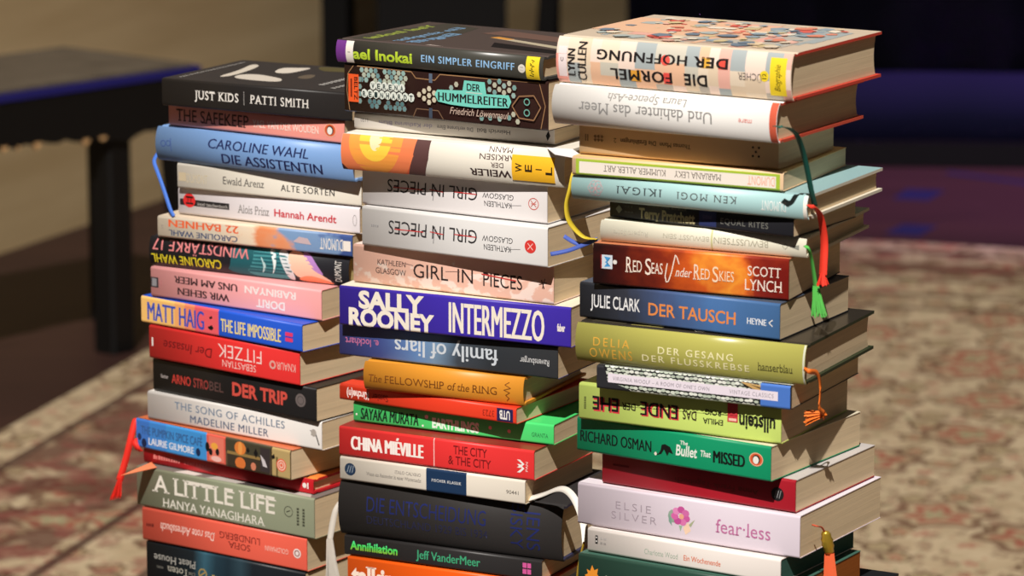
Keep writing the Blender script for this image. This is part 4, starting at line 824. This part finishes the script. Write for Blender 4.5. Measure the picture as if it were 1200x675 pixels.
GROUPS = {'L': 'books in the left stack', 'M': 'books in the middle stack', 'R': 'books in the right stack'}
STACKS = {'L': ['just_kids', 'safekeep', 'assistentin', 'alte_sorten', 'hannah', 'bahnen', 'windstarke', 'wirsehen', 'matthaig', 'fitzek', 'dertrip', 'achilles', 'gilmore', 'redthin', 'littlelife', 'adressbuch', 'pleat'],
          'M': ['inokai', 'hummel', 'boll', 'markisen', 'girl1', 'girl2', 'girl3', 'intermezzo', 'liars', 'fellowship', 'kirchen', 'earthlings', 'city', 'calvino', 'entscheidung', 'annihilation', 'talking'],
          'R': ['formel', 'meer', 'mann', 'kummer', 'ikigai', 'pratchett', 'bewusst', 'redseas', 'tausch', 'owens', 'woolf', 'ehe', 'osman', 'darkred', 'fearless', 'wochenende', 'leaf']}
PLACE['pleat'] = PLACE['pleat'][:4] + (PLACE['pleat'][6] - .4005,) + PLACE['pleat'][5:]
PLACE['talking'] = PLACE['talking'][:4] + (.0450,) + PLACE['talking'][5:]
GAP = .0010                                                        # covers never lie quite flat on each other
BOOK = {}
for st, names in STACKS.items():
    for n in names:
        kind, base, label, span, items, kw = B[n]
        x, y, th, L_, t_, w_, z = PLACE[n]
        s_, n_ = Vector((math.cos(th), math.sin(th), 0)), Vector((-math.sin(th), math.cos(th), 0))
        c_ = Vector((x, y, z - t_)) + s_ * L_ / 2 + n_ * w_ / 2
        BOOK[n] = build_book(c_, th, L_, w_, t_ - GAP, kind, base, label, GROUPS[st], span, items, **kw)
# the lowest books, mostly below the picture, down to the table
build_book(Vector((.029 + .106 + .041, 2.841 - .056 + .077, .4763)), math.radians(-28), .24, .175, .0450 - GAP, 'hc', (30, 32, 34), 'large black hardcover, only a dark corner showing below the green leaf book', GROUPS['R'], (0, 1), boards=(30, 32, 34))
for g, (x, y), t_, z, c, lab in (('R', (.19, 2.868), .0378, .4385, (92, 84, 76), 'grey paperback lowest but one of the right stack, under the large black hardcover'),
                                 ('R', (.19, 2.868), .038, .4003, (70, 82, 96), 'slate paperback at the very bottom of the right stack, on the low table'),
                                 ('M', (-.032, 3.08), .0407, .4003, (84, 76, 70), 'brown paperback at the very bottom of the middle stack, on the low table')):
    build_book(Vector((x, y, z)), math.radians(-29), .205, .135, t_ - GAP, 'pb', c, lab, GROUPS[g], (0, 1))

# ------------------------------------------------------------------ library stickers: parts of their books
def sticker(book, name, span, a0, a1, v0, v1, items, label, over=0.):
    x, y, th, L_, t_, w_, z = PLACE[book]; t_ -= GAP; kind = B[book][0]; kw = B[book][5]
    b = kw.get('bulge') or min(.0062, .16 * t_)
    f = lambda zz: (-b * (1 - (2 * zz / t_ - 1) ** 2) ** .75 if 0 < zz < t_ else 0.) - w_ / 2 - .00055
    ink = Ink(span[0], span[1], L_, t_)
    for it in items: ink.add(it)
    zs = [t_ * (1 - math.cos(math.pi * i / 12)) / 2 for i in range(13)]
    ib = ink.finish(zs[1:-1]); bm = bmesh.new(); mp = {}
    for v in ib.verts: mp[v] = bm.verts.new((v.co.x - L_ / 2, f(v.co.z) - v.co.y, v.co.z))
    for q in ib.faces:
        try: g = bm.faces.new([mp[v] for v in q.verts])
        except ValueError: continue
        g.material_index = q.material_index; g.smooth = True; g.normal_update()
        if g.normal.y > 0: g.normal_flip()
    ib.free()
    me = bpy.data.meshes.new(name); bm.to_mesh(me); bm.free(); o = link(name, me, ink.mats, BOOK[book]); o['label'] = label
    return o
YEL = (244, 214, 48)
sp = B['inokai'][3]
sticker('inokai', 'spine_label', sp, 0, 0, 0, 1, [R(394, 407.5, .03, .97, (112, 54, 134))], 'purple sticker band')
sticker('inokai', 'spine_label', sp, 0, 0, 0, 1, [R(407.5, 416.5, .03, .97, (234, 226, 216)), R(410, 413, .49, .52, (110, 104, 100))], 'white sticker band')
sticker('inokai', 'spine_label', sp, 0, 0, 0, 1, [R(620, 635, .02, .98, YEL)] + [LN(626 + 2 * math.sin(i * 1.9), .16 + i * .07, 628 + 2 * math.sin(i * 2.3 + 1), .21 + i * .07, .8, (60, 54, 20)) for i in range(10)], 'yellow handwritten sticker')
sp = B['formel'][3]
sticker('formel', 'spine_label', sp, 0, 0, 0, 1, [R(654, 668.5, .36, .92, (240, 160, 146)), R(658.5, 668.5, .20, .86, (242, 226, 224)), T('C', 661, 664.6, .44, .53, (80, 70, 70), rot='ccw', bold=.02)], 'pink and white sticker')
sticker('formel', 'spine_label', sp, 0, 0, 0, 1, [R(907, 925.5, .10, .90, YEL), T('Biographie', 912, 919, .24, .80, (60, 52, 20), rot='ccw', it=.3)], 'yellow handwritten sticker')
sticker('formel', 'spine_label', sp, 0, 0, 0, 1, [E(901, .50, 5.2, 5.6, YEL), T('12', 898.6, 903.4, .44, .56, (60, 52, 20), rot='ccw', bold=.02)], 'round yellow number sticker')
sp = B['markisen'][3]
sticker('markisen', 'spine_label', sp, 0, 0, 0, 1, [R(602.5, 650, .18, .88, (250, 190, 44))] + [T(ch, a, b_, v0, v1, (50, 36, 20), rot='ccw', bold=.02) for ch, a, b_, v0, v1 in (('W', 606, 614, .40, .64), ('E', 617, 625, .42, .62), ('I', 629, 636, .515, .545), ('L', 640, 647.5, .44, .66))], 'orange-yellow sticker with handwritten letters')

# ------------------------------------------------------------------ ribbons and bookmarks
def ribbon(name, pts, w, m, parent=None, th=.0005, wdir=(.9, -.3, 0.), ws=None, sub=5):
    """a flat cloth strip along a smooth path"""
    P_ = [Vector(p) for p in pts]; C = []
    for i in range(len(P_) - 1):
        p0, p1, p2, p3 = P_[max(0, i - 1)], P_[i], P_[i + 1], P_[min(len(P_) - 1, i + 2)]
        for k in range(sub):
            q = k / sub; C.append(.5 * ((2 * p1) + (p2 - p0) * q + (2 * p0 - 5 * p1 + 4 * p2 - p3) * q * q + (3 * p1 - p0 - 3 * p2 + p3) * q ** 3))
    C.append(P_[-1]); n = len(C); bm = bmesh.new(); rows = []
    for i, c in enumerate(C):
        tg = (C[min(i + 1, n - 1)] - C[max(i - 1, 0)]).normalized(); wd_ = Vector(wdir); wd_ = (wd_ - tg * wd_.dot(tg)).normalized(); nn = tg.cross(wd_).normalized()
        q = i / (n - 1) * (len(ws) - 1) if ws else 0
        ww = (ws[int(q)] * (1 - q % 1) + ws[min(int(q) + 1, len(ws) - 1)] * (q % 1)) if ws else w
        rows.append([bm.verts.new(c + wd_ * ww / 2 * a + nn * th / 2 * b_) for a, b_ in ((-1, -1), (1, -1), (1, 1), (-1, 1))])
    for i in range(n - 1):
        for k in range(4): bm.faces.new((rows[i][k], rows[i][(k + 1) % 4], rows[i + 1][(k + 1) % 4], rows[i + 1][k]))
    bm.faces.new(rows[0][::-1]); bm.faces.new(rows[-1])
    o = from_bm(name, bm, m)
    for p in o.data.polygons: p.use_smooth = abs(p.normal.z) < .95
    if parent:
        o.parent = parent; o.matrix_parent_inverse = (Matrix.Translation(parent.location) @ parent.rotation_euler.to_matrix().to_4x4()).inverted()
    return o
def fringe(bm, p, d, n, length, spread, r, wdir, seed):
    """a bundle of threads from p along d, fanning out"""
    rr = random.Random(seed); p = Vector(p); d = Vector(d).normalized(); wv = Vector(wdir).normalized(); dv = d.cross(wv)
    for i in range(n):
        a = rr.uniform(-1, 1); b_ = rr.uniform(-1, 1) * .5; l = length * rr.uniform(.86, 1.04)
        pts = [p + wv * a * spread * .35 + dv * b_ * spread * .35, p + d * l * .5 + (wv * a + dv * b_) * spread * .62, p + d * l + (wv * a + dv * b_) * spread]
        prev = None
        for q in pts:
            ring = [bm.verts.new(q + (wv * math.cos(k * 2.094) + dv * math.sin(k * 2.094)) * r) for k in range(3)]
            if prev:
                for k in range(3): bm.faces.new((prev[k], prev[(k + 1) % 3], ring[(k + 1) % 3], ring[k]))
            prev = ring
def cloth(c): return mat(c, .6, .3)
o = ribbon('ribbon', [(-.3262, 3.289, .8125), (-.33, 3.2865, .8085), (-.3322, 3.28, .8029), (-.3285, 3.2725, .7941), (-.3245, 3.266, .7853), (-.3200, 3.259, .7742), (-.3155, 3.2525, .7627), (-.312, 3.249, .7566)], .0035, cloth((70, 116, 206)), BOOK['assistentin']); o['label'] = 'blue ribbon marker'
o = ribbon('ribbon', [(0.1993, 2.6880, 0.9288), (0.2048, 2.6830, 0.9288), (0.2109, 2.6916, 0.9262), (0.2179, 2.7045, 0.9188), (0.2236, 2.7150, 0.9045), (0.2278, 2.7227, 0.8885), (0.2320, 2.7305, 0.8703), (0.2354, 2.7368, 0.8584)], .0042, cloth((28, 92, 80)), BOOK['meer']); o['label'] = 'dark green ribbon marker'
RED = (240, 62, 44)
def tasselled(name, label, cat, pts, c, ws, tip, d, n, length, spread, seed, wdir=(.86, -.5, 0), group='tasselled bookmarks'):
    t = thing(name, label, cat, pts[0], 0, group)
    o = ribbon('band', pts, .004, cloth(c), t, ws=ws, wdir=wdir)
    bm = bmesh.new(); fringe(bm, tip, d, n, length, spread, .00045, wdir, seed)
    f = from_bm('fringe', bm, cloth(c)); f.parent = t; f.matrix_parent_inverse = Matrix.Translation(t.location).inverted()
    return t
tasselled('ribbon_bookmark', 'bright red ribbon bookmark hanging from the pale aqua hardcover', 'bookmark', [(0.2292, 2.7320, 0.8600), (0.2335, 2.7275, 0.8589), (0.2389, 2.7393, 0.8521), (0.2423, 2.7456, 0.8407), (0.2442, 2.7491, 0.8264), (0.2438, 2.7482, 0.8095), (0.2434, 2.7475, 0.8013)], RED, [.003, .005, .0062, .0066, .0066], (0.2434, 2.7475, 0.8028), (0, 0, -1), 26, .010, .0048, 1)
tasselled('ribbon_bookmark', 'light green tassel bookmark hanging from the ivory hardcover', 'bookmark', [(0.2283, 2.7426, 0.8258), (0.2310, 2.7391, 0.8239), (0.2340, 2.7456, 0.8150), (0.2368, 2.7514, 0.8009), (0.2390, 2.7561, 0.7874)], (92, 190, 84), [.0025, .0028, .003, .0042], (0.2385, 2.7554, 0.7914), (.12, .05, -1), 46, .025, .0062, 2)
tasselled('ribbon_bookmark', 'orange ribbon bookmark hanging from the olive green hardcover', 'bookmark', [(0.2278, 2.7246, 0.7313), (0.2320, 2.7211, 0.7301), (0.2387, 2.7353, 0.7258), (0.2421, 2.7422, 0.7166), (0.2424, 2.7427, 0.7047), (0.2419, 2.7416, 0.6960), (0.2468, 2.7516, 0.6889), (0.2455, 2.7496, 0.6864)], (240, 120, 40), [.003, .0042, .0042, .0036, .0036, .0045, .0055], (0.2463, 2.7503, 0.6889), (-.85, .42, -.30), 40, .0165, .0062, 3, (0, 0, 1))
# orange tassel with a gold cap at the foot of the right stack
t = thing('tassel_bookmark', 'orange tassel bookmark with gold cap hanging beside the lilac book', 'bookmark', (.2421, 2.7502, .5978), 0, 'tasselled bookmarks')
inv = Matrix.Translation(t.location).inverted()
o = ribbon('cord', [(.2388, 2.7520, .5980), (.2425, 2.7495, .5975), (.2469, 2.758, .5943), (.2500, 2.763, .5885)], .0012, cloth((206, 90, 60)), t, th=.0010)
gold = mat((206, 172, 60), .3, .6, .6)
bm = bmesh.new(); prev = None
for i in range(9):
    q = i / 8; c = Vector((.2505, 2.7640, .5895)).lerp(Vector((.2545, 2.7702, .5690)), q); r_ = .0026 + .0020 * math.sin(q * 3.0) + .0007 * (i % 2)
    ring = [bm.verts.new(c + Vector((math.cos(k * .7854) * r_, math.sin(k * .7854) * r_, 0))) for k in range(8)]
    if prev:
        for k in range(8): bm.faces.new((prev[k], prev[(k + 1) % 8], ring[(k + 1) % 8], ring[k]))
    else: bm.faces.new(ring)
    prev = ring
bm.faces.new(prev[::-1]); o = from_bm('cap', bm, gold, None, True); o.parent = t; o.matrix_parent_inverse = inv
bm = bmesh.new(); fringe(bm, (.2545, 2.7700, .5700), (.06, .05, -1), 190, .075, .0090, .0006, (.86, -.5, 0), 4)
o = from_bm('fringe', bm, cloth((232, 104, 62))); o.parent = t; o.matrix_parent_inverse = inv
# red ribbon bookmark on the far left
t = tasselled('ribbon_bookmark', 'red ribbon bookmark hanging left of the illustrated pumpkin book', 'bookmark', [(-.3500, 3.2835, .5562), (-.3549, 3.2800, .5556), (-.3592, 3.275, .5383), (-.3645, 3.275, .5176), (-.3706, 3.275, .4985)], (232, 48, 36), [.004, .0055, .006, .0062, .0066], (-.3698, 3.275, .501), (-.25, 0, -1), 44, .021, .0055, 5, (1, 0, .25))
o = ribbon('band', [(-.3556, 3.2765, .5386), (-.3545, 3.2725, .5346), (-.3520, 3.2715, .5300), (-.3490, 3.2730, .5272)], .0055, cloth((228, 46, 36)), t)
tag(ribbon('ribbon_bookmark', [(.0530, 2.8605, .8650), (.0497, 2.857, .8626), (.047, 2.855, .8507), (.0442, 2.855, .8381), (.0457, 2.855, .8261), (.0519, 2.855, .817), (.0596, 2.853, .8113), (.0690, 2.850, .8108)], .0046, cloth((214, 188, 52)), wdir=(.8, .6, 0)), 'yellow ribbon loop left of the pale aqua hardcover', 'bookmark', 'tasselled bookmarks')
t = thing('ribbon_bookmark', 'forked blue ribbon bookmark between the middle and right stacks', 'bookmark', (.0694, 2.86, .8062), 0, 'tasselled bookmarks')
ribbon('band', [(.0313, 2.86, .7963), (.0472, 2.86, .7998), (.0694, 2.852, .8104)], .0035, cloth((74, 96, 176)), t, wdir=(0, .5, 1)); ribbon('band', [(.0423, 2.861, .8111), (.05, 2.861, .8062), (.0583, 2.861, .8030)], .0035, cloth((84, 106, 190)), t, wdir=(0, .5, 1))
tag(ribbon('ribbon_bookmark', [(.0120, 2.9930, .5561), (.0160, 2.9885, .5571), (.0271, 2.975, .5640), (.0399, 2.95, .5755), (.0483, 2.93, .5778), (.0552, 2.91, .5719), (.0600, 2.895, .559), (.0615, 2.885, .5418)], .0062, cloth((236, 232, 222)), wdir=(.5, .6, .6)), 'white ribbon bookmark arching over to the lilac book from the middle stack', 'bookmark', 'tasselled bookmarks')
tag(ribbon('ribbon_bookmark', [(.0600, 2.874, .5500), (.0575, 2.872, .5400), (.0555, 2.872, .5300), (.0541, 2.872, .5167), (.0528, 2.872, .5004)], .0022, gold, wdir=(.8, .4, 0)), 'thin gold cord hanging left of the green maple leaf book', 'bookmark', 'tasselled bookmarks')
t = tasselled('ribbon_bookmark', 'pale grey tassel hanging between the left and middle stacks near the bottom', 'bookmark', [(-.1532, 3.080, .5290), (-.1570, 3.079, .5215), (-.1597, 3.078, .5094), (-.1622, 3.076, .4950)], (206, 198, 186), [.0035, .005, .0056, .005], (-.1622, 3.076, .4965), (.06, 0, -1), 70, .050, .0075, 6, (1, -.2, 0))
# paper cards sticking out of the stacks
def card(name, label, pts, z, th, c):
    bm = bmesh.new(); a = [bm.verts.new((x, y, z)) for x, y in pts]; b_ = [bm.verts.new((x, y, z + th)) for x, y in pts]; n = len(pts)
    bm.faces.new(a[::-1]); bm.faces.new(b_)
    for i in range(n): bm.faces.new((a[i], a[(i + 1) % n], b_[(i + 1) % n], b_[i]))
    tag(from_bm(name, bm, mat(c, .7, .2)), label, 'card')
card('paper_card', 'white paper card lying on the cream orange-arc book at its right end', [(.0287, 2.9734), (.0508, 2.9645), (.0574, 2.9337), (.0508, 2.9207), (.0355, 2.9381)], .86555, .0004, (240, 238, 240))
card('paper_card', 'orange card tip sticking out left above the sage green book', [(-.3632, 3.2240), (-.3400, 3.2740), (-.3330, 3.2540)], .51625, .0004, (246, 140, 96))
